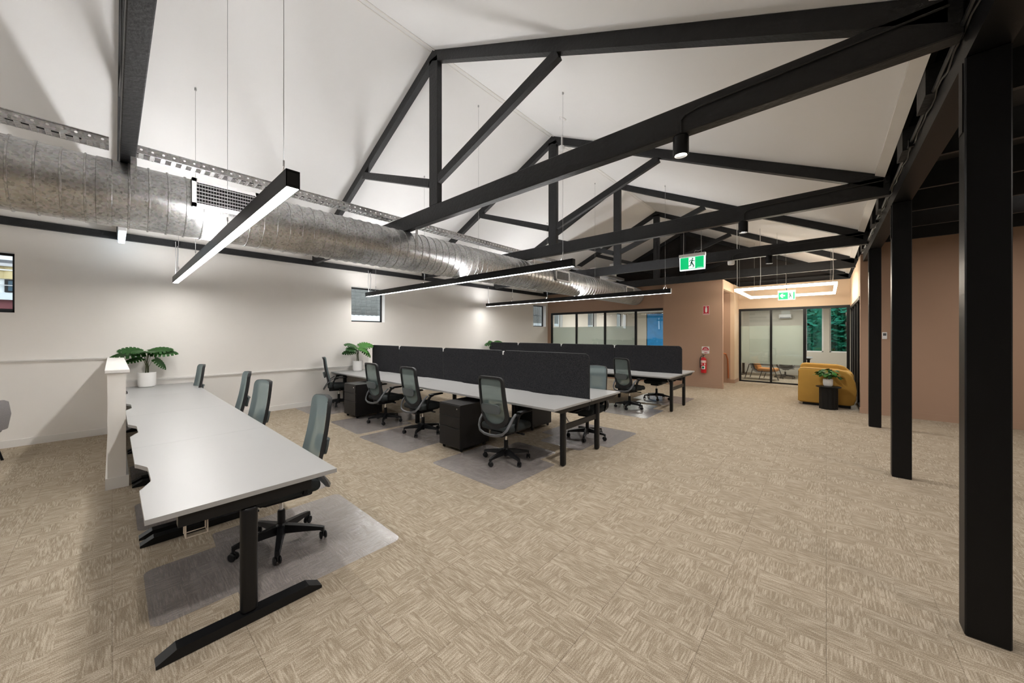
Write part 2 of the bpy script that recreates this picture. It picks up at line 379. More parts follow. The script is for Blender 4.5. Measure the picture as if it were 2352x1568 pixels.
# left wall with window openings
WIN = [(-1.85, -0.945), (3.95, 4.84), (11.27, 12.13), (12.75, 13.40), (15.65, 16.55), (18.9, 19.8)]
WZ0, WZ1 = 1.955, 2.83
def wall_with_openings(lo, hi, z0, z1, ops, maker):
    e = lo
    for a, b_, zz0, zz1 in ops:
        maker(e, a, z0, z1); maker(a, b_, z0, zz0); maker(a, b_, zz1, z1); e = b_
    maker(e, hi, z0, z1)
wl = B()
wall_with_openings(-6.0, 20.3, -0.05, 3.72, [(a, b_, WZ0, WZ1) for a, b_ in WIN], lambda a, b_, z0, z1: wl.box(XW - 0.24, XW, a, b_, z0, z1))
struct('wall_left', wl, 'white_wall', 'long white side wall under the duct', smooth=0)
bb = B().box(XW, XW + 0.016, -6, -0.045, 0, 0.105).box(XW, XW + 0.016, 0.12, 12.24, 0, 0.105)
struct('baseboard_left', bb, 'trim_white', 'white skirting along the left wall', smooth=0)
def dado(y0, y1, z):
    return B().box(XW, XW + 0.032, y0, y1, z, z + 0.022).box(XW, XW + 0.018, y0, y1, z - 0.022, z)
struct('trim_3', dado(-6, -0.04, 1.245), 'trim_white', 'upper white dado rail left of the half wall', smooth=0)
struct('trim_4', dado(0.12, 12.2, 0.842), 'trim_white', 'lower white dado rail behind the desks', smooth=0)
struct('trim_5', B().box(XW, XW + 0.055, -6, 12.2, 3.215, 3.33), 'black_timber', 'black timber wall plate along the top of the left wall', smooth=0)
# half wall
hw_ = B().box(XW, -5.66, -0.035, 0.098, 0, 1.225)
half = struct('wall_half', hw_, 'white_wall', 'low white half wall between the desk row and the left area', smooth=0)
part('cap', B().rbox(XW, -5.635, -0.055, 0.125, 1.225, 1.262, 0.004, 1), 'trim_white', half)
part('skirting', B().box(XW, -5.648, -0.05, 0.12, 0, 0.12), 'trim_white', half, smooth=0)

# windows in the left wall
def wall_window(n, y0, y1, x=XW, bars=False, dark=True):
    fr = B(); t = 0.035; xo = x - 0.20
    for a, b_, c, d in ((y0, y1, WZ0, WZ0 + t), (y0, y1, WZ1 - t, WZ1), (y0, y0 + t, WZ0, WZ1), (y1 - t, y1, WZ0, WZ1)): fr.box(xo, xo + 0.04, a, b_, c, d)
    wd = struct('window_%d' % n, fr, 'frame_black' if dark else 'window_frame', None, smooth=0)
    part('pane', B().box(xo + 0.015, xo + 0.021, y0 + t, y1 - t, WZ0 + t, WZ1 - t), 'clear_glass', wd, smooth=0)
    if bars:
        for k in range(8):
            yy = y0 + 0.09 + k * (y1 - y0 - 0.18) / 7
            part('security_bar', B().tube([(xo - 0.05, yy, WZ0), (xo - 0.05, yy, WZ1)], 0.008, 6), 'frame_black', wd)
        part('security_rail', B().tube([(xo - 0.06, y0, 2.42), (xo - 0.06, y1, 2.42)], 0.009, 6), 'frame_black', wd)
    return wd
wl_ = ['small square window at the far left of the white wall', 'small square window behind the light over the double bench', 'small barred window near the glass partition', 'first small window inside the glazed left room', 'second small window inside the glazed left room', 'third small window inside the glazed left room']
for i, (a, b_) in enumerate(WIN):
    wd = wall_window(i + 1, a, b_, bars=(i in (2, 4)), dark=(i != 3)); wd['label'] = wl_[i]

# ---- far end: partition with glass, blade wall, alcove, meeting room front
YP = 12.26; ZT = 3.30
pl = B()
pl.box(XW, -8.67, YP, YP + 0.1, 0, ZT); pl.box(-8.67, -4.06, YP, YP + 0.1, 2.52, ZT); pl.box(-8.67, -4.06, YP, YP + 0.1, 0, 0.08)
struct('wall_back', pl, 'brown_wall', 'brown wall above the left glass partition', smooth=0)
blade = struct('wall_blade', B().box(-4.06, -2.33, 12.14, 12.26, 0, ZT), 'brown_wall', 'brown blade wall carrying the fire extinguisher', smooth=0)
part('skirting', B().box(-4.07, -2.318, 12.125, 12.27, 0, 0.12), 'brown_wall', blade, smooth=0)
gp = struct('window_7', B().box(-8.67, -4.06, YP - 0.01, YP + 0.06, 2.44, 2.52), 'frame_black', 'black framed glass partition behind the far desks', smooth=0)
for x in (-8.64, -7.45, -6.22, -5.04): part('mullion', B().box(x - 0.035, x + 0.035, YP - 0.01, YP + 0.06, 0.08, 2.44), 'frame_black', gp, smooth=0)
xs = (-8.605, -7.485, -7.415, -6.255, -6.185, -5.075, -5.005, -4.06)
for k in range(4):
    a, b_ = xs[2*k], xs[2*k + 1]
    part('pane', B().box(a, b_, YP + 0.02, YP + 0.03, 0.08, 2.44), 'clear_glass', gp, smooth=0)
    if k < 3: part('frosted_film', B().box(a, b_, YP + 0.031, YP + 0.033, 0.65, 1.93), 'frosted', gp, smooth=0)
# return wall with the stair opening, between blade wall and meeting room
rw = B()
rw.box(-2.42, -2.30, 13.80, 14.62, 0, ZT); rw.box(-2.42, -2.33, 12.26, 13.80, 3.02, ZT)
struct('wall_return', rw, 'cream_wall', 'brown return wall beside the stair opening', smooth=0)
al = B().box(-3.7, -2.42, 13.80, 13.90, 0, ZT).box(-3.8, -3.7, 12.26, 13.9, 0, ZT).box(-3.7, -2.42, 12.26, 13.8, 3.02, 3.1)
struct('wall_stair', al, 'brown_wall', 'brown stair recess behind the blade wall', smooth=0)
struct('baseboard_return', B().box(-2.43, -2.288, 13.79, 14.6, 0, 0.12), 'brown_wall', 'brown skirting at the return wall', smooth=0)
hr = thing('stair_handrail', 'copper handrail sloping down inside the stair recess', 'handrail', (0, 0, 0))
part('rail', B().tube([(-2.75, 13.62, 0.90), (-2.60, 13.62, 1.00), (-2.52, 13.64, 0.98), (-2.48, 13.70, 0.80), (-2.47, 13.74, 0.45), (-2.47, 13.76, 0.16)], 0.022, 8), 'copper', hr)
part('bracket', B().tube([(-2.60, 13.62, 0.98), (-2.60, 13.79, 0.95)], 0.009, 6), 'copper', hr)
# meeting room front
YG = 14.60
mf = struct('wall_meeting_front', B().box(-2.30, 0.55, YG, YG + 0.1, 2.52, ZT), 'cream_wall', 'beige wall above the meeting room glazing', smooth=0)
gf = struct('window_8', B().box(-2.30, 0.53, YG - 0.01, YG + 0.06, 2.44, 2.52), 'frame_black', 'black framed glass front of the meeting room', smooth=0)
for x, hw2 in ((-2.265, 0.03), (-1.385, 0.03), (-0.515, 0.04), (0.49, 0.035)): part('mullion', B().box(x - hw2, x + hw2, YG - 0.01, YG + 0.06, 0, 2.44), 'frame_black', gf, smooth=0)
part('bottom_rail', B().box(-2.235, -0.555, YG, YG + 0.05, 0, 0.045), 'frame_black', gf, smooth=0)
for a, b_ in ((-2.235, -1.415), (-1.355, -0.555)):
    part('pane', B().box(a, b_, YG + 0.02, YG + 0.03, 0.045, 2.44), 'clear_glass', gf, smooth=0)
    part('frosted_film', B().box(a, b_, YG + 0.031, YG + 0.033, 0.64, 1.92), 'frosted', gf, smooth=0)
for z in (0.35, 1.95, 2.25): part('hinge', B().box(0.43, 0.455, YG - 0.02, YG + 0.0, z - 0.05, z + 0.05), 'chrome', gf, smooth=0)
# right side wall of the lounge nook, with black framed sliding doors
struct('wall_right_end', B().box(0.53, 0.67, 10.35, 10.55, 0, ZT), 'brown_wall', 'brown wall end beside the farthest column', smooth=0)
rwall = struct('wall_right', B().box(0.53, 0.67, 10.55, 14.6, 2.45, ZT), 'cream_wall', 'beige wall above the sliding doors on the right', smooth=0)
sd_ = struct('door_1', B().box(0.52, 0.66, 10.55, 14.58, 2.38, 2.45), 'frame_black', 'black framed sliding glass doors beside the mustard armchair', smooth=0)
for y in (10.59, 11.55, 11.65, 12.6, 12.7, 13.6, 13.7, 14.55): part('stile', B().box(0.54, 0.62, y - 0.04, y + 0.04, 0, 2.38), 'frame_black', sd_, smooth=0)
for k, (a, b_) in enumerate(((10.63, 11.51), (11.69, 12.56), (12.74, 13.56), (13.74, 14.51))):
    part('pane', B().box(0.575, 0.585, a, b_, 0.06, 2.38), 'clear_glass', sd_, smooth=0)
    part('bottom_rail', B().box(0.54, 0.62, a, b_, 0, 0.06), 'frame_black', sd_, smooth=0)
struct('wall_side_back', B().box(0.67, 7.0, 10.35, 10.47, 0, 3.80), 'brown_wall', 'brown end wall of the side bay behind the columns', smooth=0)
struct('baseboard_side', B().box(0.515, 7.0, 10.335, 10.35, 0, 0.12), 'brown_wall', 'brown skirting of the side bay end wall', smooth=0)
# rooms behind the glass
rm = B()
rm.box(-8.85, -2.3, 20.2, 20.3, 0, 0.9).box(-8.85, -7.62, 20.2, 20.3, 0.9, 3.0).box(-6.5, -2.3, 20.2, 20.3, 0.9, 3.0).box(-7.62, -6.5, 20.2, 20.3, 2.78, 3.0)
rm.box(-3.8, -3.68, 13.9, 20.2, 0, 3.0)
struct('wall_left_room', rm, 'room_wall', 'white inner walls of the glazed left room', smooth=0)
struct('ceiling', B().box(XW, -3.8, YP + 0.1, 20.2, 2.85, 2.9), 'ceiling_paint', 'flat ceiling of the glazed left room', smooth=0)
bw_ = struct('window_9', B().box(-7.66, -6.46, 20.16, 20.2, 0.86, 0.9).box(-7.66, -7.62, 20.16, 20.2, 0.86, 2.82).box(-6.5, -6.46, 20.16, 20.2, 0.86, 2.82).box(-7.66, -6.46, 20.16, 20.2, 2.78, 2.82), 'frame_black', 'window with a bright blue blind in the left room', smooth=0)
part('blind', B().box(-7.62, -6.5, 20.17, 20.18, 0.9, 2.78), 'blue_blind', bw_, smooth=0)
YB = 18.2
WR = [(-0.62, -0.09), (0.09, 0.62)]
mr_ = B()
wall_with_openings(-3.68, 2.6, 0, 3.0, [(a, b_, 0.95, 2.72) for a, b_ in WR], lambda a, b_, z0, z1: mr_.box(a, b_, YB, YB + 0.15, z0, z1))
mr_.box(2.6, 2.7, 10.5, YB + 0.15, 0, 3.0)
struct('wall_meeting_back', mr_, 'room_wall', 'white back wall of the meeting room', smooth=0)
struct('ceiling', B().box(-3.68, 2.6, 14.7, YB, 2.78, 2.83), 'ceiling_paint', 'flat ceiling of the meeting room', smooth=0)
for i, (a, b_) in enumerate(WR):
    wd = struct('window_%d' % (10 + i), B().box(a, b_, YB + 0.06, YB + 0.10, 0.95, 0.99).box(a, b_, YB + 0.06, YB + 0.10, 2.68, 2.72).box(a, a + 0.04, YB + 0.06, YB + 0.10, 0.95, 2.72).box(b_ - 0.04, b_, YB + 0.06, YB + 0.10, 0.95, 2.72), 'window_frame', ['left', 'right'][i] + ' tall meeting room window looking onto foliage', smooth=0)
    part('pane', B().box(a + 0.04, b_ - 0.04, YB + 0.075, YB + 0.083, 0.99, 2.68), 'blue_glass', wd, smooth=0)
# dark roof void at the far gable and dark roof over the side bay
struct('wall_gable', B().box(-8.9, 0.7, 14.98, 15.1, 2.9, 6.0), 'dark_roof', 'dark gable end above the meeting room', smooth=0)
sb = struct('ceiling_side', B().box(0.9, 7.0, -6.0, 10.4, 3.72, 3.78), 'dark_roof', 'dark boarded roof over the side bay', smooth=0)
yj = 10.0
while yj > -4:
    part('joist', B().box(0.74, 7.0, yj - 0.05, yj, 3.43, 3.72), 'black_timber', sb, smooth=0); yj -= 1.12
part('patch_board', B().box(2.0, 3.4, 7.0, 7.5, 3.66, 3.70), 'orange_timber', sb, smooth=0, label='bare orange timber patch')
part('patch_board', B().box(1.5, 2.1, 8.2, 8.5, 3.66, 3.70), 'orange_timber', sb, smooth=0)
struct('roof_cap', B().box(0.38, 1.0, -6.0, 15.1, 3.80, 3.86).prism([(0.40, zc(0.40) + 0.03), (0.40, 3.80), (0.44, 3.80), (0.44, zc(0.44) + 0.03)], 'y', -6.0, 15.1), 'dark_roof', 'dark roof over the eave gap', smooth=0)
struct('wall_rear', B().box(-9.1, 7.1, -6.15, -6.0, 0, 6.0), 'white_wall', 'white wall behind the camera', smooth=0)
struct('wall_side_outer', B().box(7.0, 7.1, -6.0, 10.4, 0, 3.8), 'white_wall', 'outer wall of the side bay', smooth=0)
# plate beam over the columns
pb = struct('trim_6', B().box(0.57, 0.72, -6.0, 10.35, 3.15, 3.30), 'black_steel', 'black plate beam on top of the columns', smooth=0)
part('fascia', B().box(0.64, 0.72, -6.0, 14.6, 3.30, 3.80), 'black_timber', pb, smooth=0)
for y in [-1.4, -0.6, 0.9, 1.9, 3.75, 4.75, 6.75, 7.6, 9.7, 10.6, 12.6, 13.6]:
    part('packing_block', B().box(0.515, 0.64, y, y + 0.32, 3.30, 3.50), 'black_timber', pb, smooth=0)
cd = thing('conduit_run', 'black conduit and cables clipped along the plate beam', 'conduit', (0, 0, 0))
part('conduit', B().tube([(0.555, -5, 3.315), (0.555, 10.3, 3.315)], 0.014, 8), 'plastic_char', cd)
wob = [(0.562 + 0.006*math.sin(k*1.9), -5 + k*0.11, 3.285 + 0.012*math.sin(k*1.3)) for k in range(139)]
part('cable', B().tube(wob, 0.006, 5), 'cable_black', cd)
for y in (2.4, 4.6, 7.4): part('clip', B().box(0.535, 0.57, y, y + 0.03, 3.27, 3.335), 'plastic_black', cd, smooth=0)
# columns
col_lab = ['black timber column nearest the camera on the right', 'middle black timber column of the row', 'farthest black timber column before the brown wall']
for y, lb in zip((3.08, 5.96, 8.92), col_lab):
    cc = thing('column', lb, 'column', (0.642, y + 0.06, 0), 0, 'black columns under the plate beam')
    part('shaft', B().rbox(-0.078, 0.078, -0.06, 0.06, 0, 3.15, 0.006, 1), 'black_steel', cc)
    part('fixing_plate', B().box(-0.083, -0.078, -0.035, 0.035, 2.75, 3.13), 'black_steel', cc, smooth=0)

# ------------------------------------------------------------------ roof trusses
def truss(y, lab):
    t = thing('roof_truss', lab, 'roof truss', (0, y, 0), 0, 'black roof trusses')
    part('bottom_chord', B().rbox(XW, 0.56, 0, 0.10, 3.265, 3.49, 0.006, 1), 'black_timber', t)
    for sg in (-1, 1):
        xe = XW if sg < 0 else 0.50
        zt = lambda x: zc(x) - 0.004
        part('rafter', B().prism([(XR, zt(XR)), (xe, zt(xe)), (xe, zt(xe) - 0.15), (XR, zt(XR) - 0.15)], 'y', 0.0, 0.085), 'black_timber', t, smooth=0)
        p, q = Vector((XR + sg*0.10, 0.04, 3.84)), Vector((XR + sg*2.14, 0.04, zc(XR + 2.14) - 0.16))
        part('brace', B().bar(p, q, 0.07, 0.115, up=(0, 0, 1)), 'black_timber', t, smooth=0)
    part('king_post', B().rbox(XR - 0.085, XR + 0.11, 0.0, 0.085, 3.49, zc(XR) - 0.12, 0.005, 1), 'black_timber', t)
    return t
TY = [-2.9, 0.045, 3.05, 6.0, 9.0, 11.95, 14.85]
tl = ['black roof truss behind the camera position', 'black roof truss crossing the upper left corner', 'nearest fully visible black roof truss across the room', 'second black roof truss, carrying the hanging exit sign', 'third black roof truss, carrying the white sensor', 'fourth black roof truss above the brown blade wall', 'last black roof truss against the dark gable']
for y, lb in zip(TY, tl): truss(y, lb)

# ------------------------------------------------------------------ duct, grilles, cable tray
DX, DZ, DR = -5.05, 2.97, 0.30
dt = thing('spiral_duct', 'galvanised round air duct with ribbed seams along the left wall', 'air duct', (DX, 0, DZ))
ys = [-4.0 + 0.5*k for k in range(33)]
part('tube', B().lathe([(DR, -4.0), (DR, 12.30)], 48, axis='y'), 'galvanised', dt)
ring = B(); n = 48; prof = [(DR - 0.002, -0.008), (DR + 0.009, -0.005), (DR + 0.009, 0.005), (DR - 0.002, 0.008)]
ring.lathe(prof, n, axis='y'); ring_me = ring.mesh('seam', 'galvanised')
y = -1.6
while y < 12.2:
    add('seam', ring_me, dt, (0, y, 0)); y += 0.131
for yc_ in (-0.05, 3.55, 8.2):
    part('joint_band', B().lathe([(DR, -0.05), (DR + 0.007, -0.045), (DR + 0.007, 0.045), (DR, 0.05)], 48, (0, yc_, 0), axis='y'), 'galvanised', dt)
for yc_ in (0.13, 3.13, 6.08, 9.08):
    for sx in (-DR - 0.004, DR): part('hanger_strap', B().box(sx, sx + 0.004, yc_ - 0.02, yc_ + 0.02, 0, 0.31), 'galvanised', dt, smooth=0)
def grille(y0, y1, z0, z1, lab):
    t = thing('air_grille', lab, 'vent', (-4.73, (y0+y1)/2, (z0+z1)/2), 0, 'supply grilles on the round duct')
    a, h = (y1-y0)/2, (z1-z0)/2; f = 0.035
    part('neck', B().box(-0.18, 0.0, -a + 0.01, a - 0.01, -h + 0.01, h - 0.01), 'frame_black', t, smooth=0)
    part('neck_shell', B().box(-0.20, -0.001, -a, a, h - 0.01, h).box(-0.20, -0.001, -a, a, -h, -h + 0.01).box(-0.2, -0.001, -a, -a + 0.01, -h, h).box(-0.2, -0.001, a - 0.01, a, -h, h), 'galvanised', t, smooth=0)
    part('frame', B().box(0, 0.02, -a, a, h - f, h).box(0, 0.02, -a, a, -h, -h + f).box(0, 0.02, -a, -a + f, -h, h).box(0, 0.02, a - f, a, -h, h), 'plastic_white' if 'plastic_white' in M else 'sign_white', t, smooth=0)
    hb_ = B()
    for k in range(6): zz = -h + f + (k + 0.5)*(2*h - 2*f)/6; hb_.box(0.004, 0.016, -a + f, a - f, zz - 0.0035, zz + 0.0035)
    part('louvre_blades', hb_, 'cable_grey', t, smooth=0)
    vb = B(); nv = int((2*a - 2*f)/0.022)
    for k in range(1, nv): yy = -a + f + k*(2*a - 2*f)/nv; vb.box(0.001, 0.006, yy - 0.0015, yy + 0.0015, -h + f, h - f)
    part('vertical_blades', vb, 'cable_grey', t, smooth=0)
grille(0.525, 1.085, 2.92, 3.20, 'near rectangular air grille on the round duct')
grille(6.86, 7.44, 2.90, 3.16, 'middle rectangular air grille on the round duct')
grille(10.75, 11.35, 2.90, 3.16, 'far rectangular air grille on the duct near the brown wall')

def tray(y0, y1, lab):
    t = thing('cable_tray', lab, 'cable tray', (-5.35, y0, 3.53), 0, 'perforated steel cable trays')
    P_ = 0.083; n = int((y1 - y0)/P_); hh = 0.068
    for sx in (0, -1):
        b = B(); x = sx*0.17
        for k in range(n):
            a, e = k*P_, (k + 1)*P_; cy_ = (a + e)/2; cz = hh*0.55; r = 0.011; m = 8
            hole = [(cy_ + r*math.cos(R(45*i + 22.5)), cz + r*math.sin(R(45*i + 22.5))) for i in range(m)]
            corner = [(e, hh/2 + hh/4), (cy_ + 0.02, hh), (cy_ - 0.02, hh), (a, hh/2 + hh/4), (a, hh/4), (cy_ - 0.02, 0), (cy_ + 0.02, 0), (e, hh/4)]
            corner[0] = (e, hh); corner[3] = (a, hh); corner[4] = (a, 0); corner[7] = (e, 0)
            vs_ = [(x, q[0], q[1]) for q in hole] + [(x, q[0], q[1]) for q in corner]
            fs = [(i, (i + 1) % m, m + (i + 1) % m, m + i) for i in range(m)]
            b.add(vs_, fs)
        part('side_rail', b, 'galvanised', t, smooth=0)
        part('lip', B().box(x - 0.004, x + 0.010 if sx == 0 else x + 0.004, 0, n*P_, hh - 0.004, hh + 0.004).box(x - 0.004 if sx else x - 0.012, x + 0.012 if sx else x + 0.004, 0, n*P_, -0.003, 0.003), 'galvanised', t, smooth=0)
    rung = B().box(-0.17, 0, -0.018, 0.018, -0.001, 0.003).box(-0.17, 0, -0.018, -0.014, -0.008, 0.0).box(-0.17, 0, 0.014, 0.018, -0.008, 0.0)
    me = rung.mesh('rung', 'galvanised', 0)
    for k in range(n): add('rung', me, t, (0, (k + 0.5)*P_, 0))
    cb = [(-0.06 + 0.02*math.sin(k*0.7), k*0.2, 0.012) for k in range(int((y1 - y0)/0.2))]
    part('cable', B().tube(cb, 0.007, 6), 'cable_black', t)
tray(-1.6, 0.04, 'galvanised cable tray left of the corner truss')
tray(0.16, 12.1, 'long galvanised cable tray running above the duct')

# ------------------------------------------------------------------ pendant lights
def pendant(x0, x1, yc_, zb, lab, cables, feed=None):
    t = thing('linear_pendant', lab, 'pendant light', ((x0+x1)/2, yc_, zb), 0, 'long black linear pendants over the desks')
    a = (x1 - x0)/2; wd, h = 0.037, 0.105
    part('housing', B().box(-a, a, -wd, -wd + 0.004, 0, h).box(-a, a, wd - 0.004, wd, 0, h).box(-a, a, -wd, wd, h - 0.012, h - 0.008).box(-a, -a + 0.004, -wd, wd, 0, h).box(a - 0.004, a, -wd, wd, 0, h).box(-a, a, -wd + 0.004, wd - 0.004, 0.012, 0.016), 'frame_black', t, smooth=0)
    part('diffuser', B().add([(-a + 0.004, -wd + 0.004, 0.003), (-a + 0.004, wd - 0.004, 0.003), (a - 0.004, wd - 0.004, 0.003), (a - 0.004, -wd + 0.004, 0.003)], [(0, 1, 2, 3)]), 'led_down', t, smooth=0)
    part('top_diffuser', B().add([(-a + 0.01, -wd + 0.006, h - 0.004), (a - 0.01, -wd + 0.006, h - 0.004), (a - 0.01, wd - 0.006, h - 0.004), (-a + 0.01, wd - 0.006, h - 0.004)], [(0, 1, 2, 3)]), 'led_up', t, smooth=0)
    for cx in cables:
        lx = cx - (x0+x1)/2; top = zc(cx) - zb
        part('suspension_cable', B().tube([(lx, 0, h + 0.09), (lx, 0, top)], 0.0022, 5), 'cable_grey', t)
        part('gripper', B().tube([(lx - 0.035, 0, h), (lx, 0, h + 0.08), (lx + 0.035, 0, h)], 0.002, 5).lathe([(0.0, 0.075), (0.006, 0.075), (0.006, 0.115), (0.0, 0.115)], 8, (lx, 0, h)), 'chrome', t)
        part('ceiling_anchor', B().lathe([(0, 0), (0.012, 0), (0.012, 0.03), (0, 0.03)], 8, (lx, 0, top - 0.03)), 'cable_grey', t)
    if feed:
        part('feed_cable', B().tube([(feed - (x0+x1)/2, 0.0, h), (feed - (x0+x1)/2 - 0.03, 0.0, h + 0.25), (feed - (x0+x1)/2 - 0.02, 0, 3.22 - zb)], 0.005, 5), 'cable_grey', t)
pendant(-8.36, -2.385, 0.717, 2.515, 'nearest linear pendant, hanging over the single desk row', (-6.13, -4.203, -2.56, -7.9), -8.3)
pendant(-8.56, -2.592, 4.20, 2.570, 'middle linear pendant, hanging over the nearer double bench', (-6.1, -4.50, -2.77, -8.1), -8.45)
pendant(-8.56, -2.62, 8.36, 2.567, 'far linear pendant, hanging over the farther double bench', (-6.05, -4.52, -2.75, -7.4), -8.45)

pendant(-8.5, -2.5, -3.25, 2.55, 'linear pendant over the left area behind the half wall', (-6.1, -4.5, -2.8), None)

rp = thing('ring_pendant', 'glowing rectangular ring pendant over the lounge nook', 'pendant light', (-0.82, 12.3, 2.78))
ax, ay, tw = 1.01, 1.32, 0.05
def frame2(ax, ay, tw, z0, z1): return B().box(-ax, ax, -ay, -ay + tw, z0, z1).box(-ax, ax, ay - tw, ay, z0, z1).box(-ax, -ax + tw, -ay + tw, ay - tw, z0, z1).box(ax - tw, ax, -ay + tw, ay - tw, z0, z1)
part('diffuser', frame2(ax, ay, tw, 0, 0.012), 'led_ring', rp, smooth=0)
part('inner_glow_face', frame2(ax - 0.001, ay - 0.001, tw - 0.002, 0.012, 0.06), 'led_ring', rp, smooth=0)
part('housing', frame2(ax, ay, tw, 0.06, 0.075), 'sign_white', rp, smooth=0)
for sx in (-0.9, -0.1, 0.9):
    for sy in (-1, 1):
        x_, y_ = sx, sy*(ay - tw/2)
        part('suspension_cable', B().tube([(x_, y_, 0.075), (x_, y_, zc(x_ - 0.82) - 2.78)], 0.003, 5), 'cable_grey', rp)
for x_, y_ in ((-0.96, -1.29), (-0.45, -1.29), (0.93, -1.29)):
    part('feed_cable', B().tube([(x_, y_, 0.07), (x_ + 0.01, y_, 0.3), (x_, y_, zc(x_ - 0.82) - 2.78)], 0.008, 5), 'sign_white', rp)

def spot(x, y, lab):
    t = thing('surface_downlight', lab, 'downlight', (x, y + 0.05, 3.105), 0, 'black cylinder downlights under the truss chords')
    part('can', B().lathe([(0, 0.155), (0.055, 0.155), (0.06, 0.15), (0.06, 0.0), (0.048, 0.0), (0.048, 0.025)], 24), 'plastic_black', t)
    part('lamp_face', B().lathe([(0, 0.02), (0.048, 0.02)], 20), 'led_spot', t)
    ld = bpy.data.lights.new('downlight_beam', 'SPOT'); ld.energy = P_SPOT; ld.spot_size = R(150); ld.spot_blend = 0.9; ld.color = (1.0, 0.965, 0.92); ld.shadow_soft_size = 0.05
    add('beam', ld, t, (0, 0, -0.01))
    part('feed_cable', B().tube([(0.02, -0.058, 0.16), (0.02, -0.062, 0.25), (0.05, -0.062, 0.29), (0.15, -0.062, 0.31), (1.40, -0.060, 0.335)], 0.007, 6), 'cable_black', t)
    return t
spot(-0.895, 3.05, 'nearest black cylinder downlight, under the first full truss')
spot(-0.90, 6.0, 'middle black cylinder downlight, under the second truss')
spot(-0.89, 9.0, 'farthest black cylinder downlight, under the third truss')
spot(-0.90, 0.045, 'black cylinder downlight under the corner truss')
spot(-0.90, -2.9, 'black cylinder downlight under the truss behind the camera')
# emergency batten near the wall
bt = thing('emergency_batten', 'small bluish lit emergency batten under the truss end at the wall', 'light fitting', (-8.35, 0.10, 3.14))
part('body', B().rbox(-0.40, 0.40, -0.045, 0.045, 0.06, 0.125, 0.006, 1), 'sign_white', bt)
part('diffuser', B().rbox(-0.38, 0.38, -0.038, 0.038, 0.0, 0.06, 0.012, 2), 'led_batten', bt)
part('cable', B().tube([(0.36, 0.03, 0.125), (0.33, 0.06, 0.16), (0.30, 0.02, 0.13)], 0.004, 5), 'cable_black', bt)
# junction boxes on the wall plate
for y, lb in ((0.78, 'small black socket on the wall plate feeding the nearest pendant'), (4.40, 'small black socket on the wall plate feeding the middle pendant')):
    t = thing('power_socket', lb, 'socket', (XW + 0.055, y, 3.27))
    part('box', B().lathe([(0, 0.03), (0.04, 0.03), (0.045, 0.0)], 16, axis='x'), 'plastic_black', t)
    part('lead', B().tube([(0.02, 0, -0.03), (0.06, 0.0, -0.2), (0.05, -0.01, -0.50)], 0.006, 5), 'cable_grey', t)
# ceiling sensors
t = thing('smoke_detector', 'flat white smoke detector disc on the sloping ceiling', 'smoke detector', (-3.36, 5.09, zc(-3.36)))
t.rotation_euler = (0, math.atan(SL), 0)
part('disc', B().lathe([(0, -0.02), (0.055, -0.02), (0.065, -0.012), (0.065, 0.0)], 24), 'sign_white', t)
part('cover', B().lathe([(0, -0.035), (0.03, -0.032), (0.035, -0.02)], 16), 'sign_white', t)
t = thing('ceiling_sensor', 'round white sensor hanging beside the second king post', 'sensor', (-3.92, 5.9, 5.33))
part('body', B().lathe([(0, -0.05), (0.05, -0.045), (0.06, 0.0), (0.05, 0.03), (0, 0.035)], 20), 'sign_white', t)
part('stalk', B().tube([(0, 0, 0.03), (0, 0, 0.24)], 0.012, 8), 'sign_white', t)
t = thing('motion_sensor', 'round white motion sensor under the third truss', 'sensor', (-1.57, 9.04, 3.19))
part('body', B().lathe([(0, -0.025), (0.06, -0.022), (0.068, 0.0), (0.068, 0.055), (0, 0.055)], 20), 'sign_white', t)
part('cable', B().tube([(0.03, -0.05, 0.06), (0.05, -0.055, 0.16), (0.15, -0.055, 0.2), (0.7, -0.055, 0.22)], 0.006, 5), 'cable_black', t)
t = thing('wall_controller', 'small white wall controller on the brown end wall', 'control panel', (0.878, 10.35, 1.61))
part('plate', B().rbox(-0.035, 0.035, -0.022, 0, -0.07, 0.07, 0.005, 1), 'sign_white', t)
part('screen', B().box(-0.022, 0.022, -0.024, -0.0215, 0.0, 0.05), 'plastic_grey', t, smooth=0)

# ------------------------------------------------------------------ exit signs, fire signs, extinguisher
def disc2(cx, cz, r, n=16): return [(cx + r*math.cos(2*math.pi*i/n), cz + r*math.sin(2*math.pi*i/n)) for i in range(n)]
def limb(p, q, w0, w1):
    d = Vector((q[0]-p[0], q[1]-p[1])).normalized(); s_ = Vector((-d.y, d.x))
    return [(p[0]+s_.x*w0, p[1]+s_.y*w0), (q[0]+s_.x*w1, q[1]+s_.y*w1), (q[0]-s_.x*w1, q[1]-s_.y*w1), (p[0]-s_.x*w0, p[1]-s_.y*w0)]
def runner(y, s_, cx, flip=1):
    b = B(); f = flip
    def pr(poly): b.prism([(cx + f*px*s_, pz*s_) for px, pz in poly], 'y', y, y + 0.0012)
    pr(disc2(0.13, 0.62, 0.10))
    pr([(0.02, 0.46), (0.14, 0.50), (0.17, 0.36), (0.06, 0.06), (-0.12, 0.10), (-0.02, 0.30)])
    pr(limb((0.10, 0.46), (0.26, 0.28), 0.05, 0.045)); pr(limb((0.26, 0.28), (0.44, 0.28), 0.045, 0.035))
    pr(limb((0.04, 0.46), (-0.18, 0.40), 0.05, 0.045)); pr(limb((-0.18, 0.40), (-0.30, 0.18), 0.045, 0.035))
    pr(limb((0.02, 0.10), (0.30, -0.46), 0.08, 0.06)); pr(limb((0.30, -0.46), (0.16, -0.62), 0.05, 0.045))
    pr(limb((-0.05, 0.10), (-0.10, -0.32), 0.08, 0.06)); pr(limb((-0.08, -0.32), (-0.44, -0.40), 0.06, 0.045))
    return b
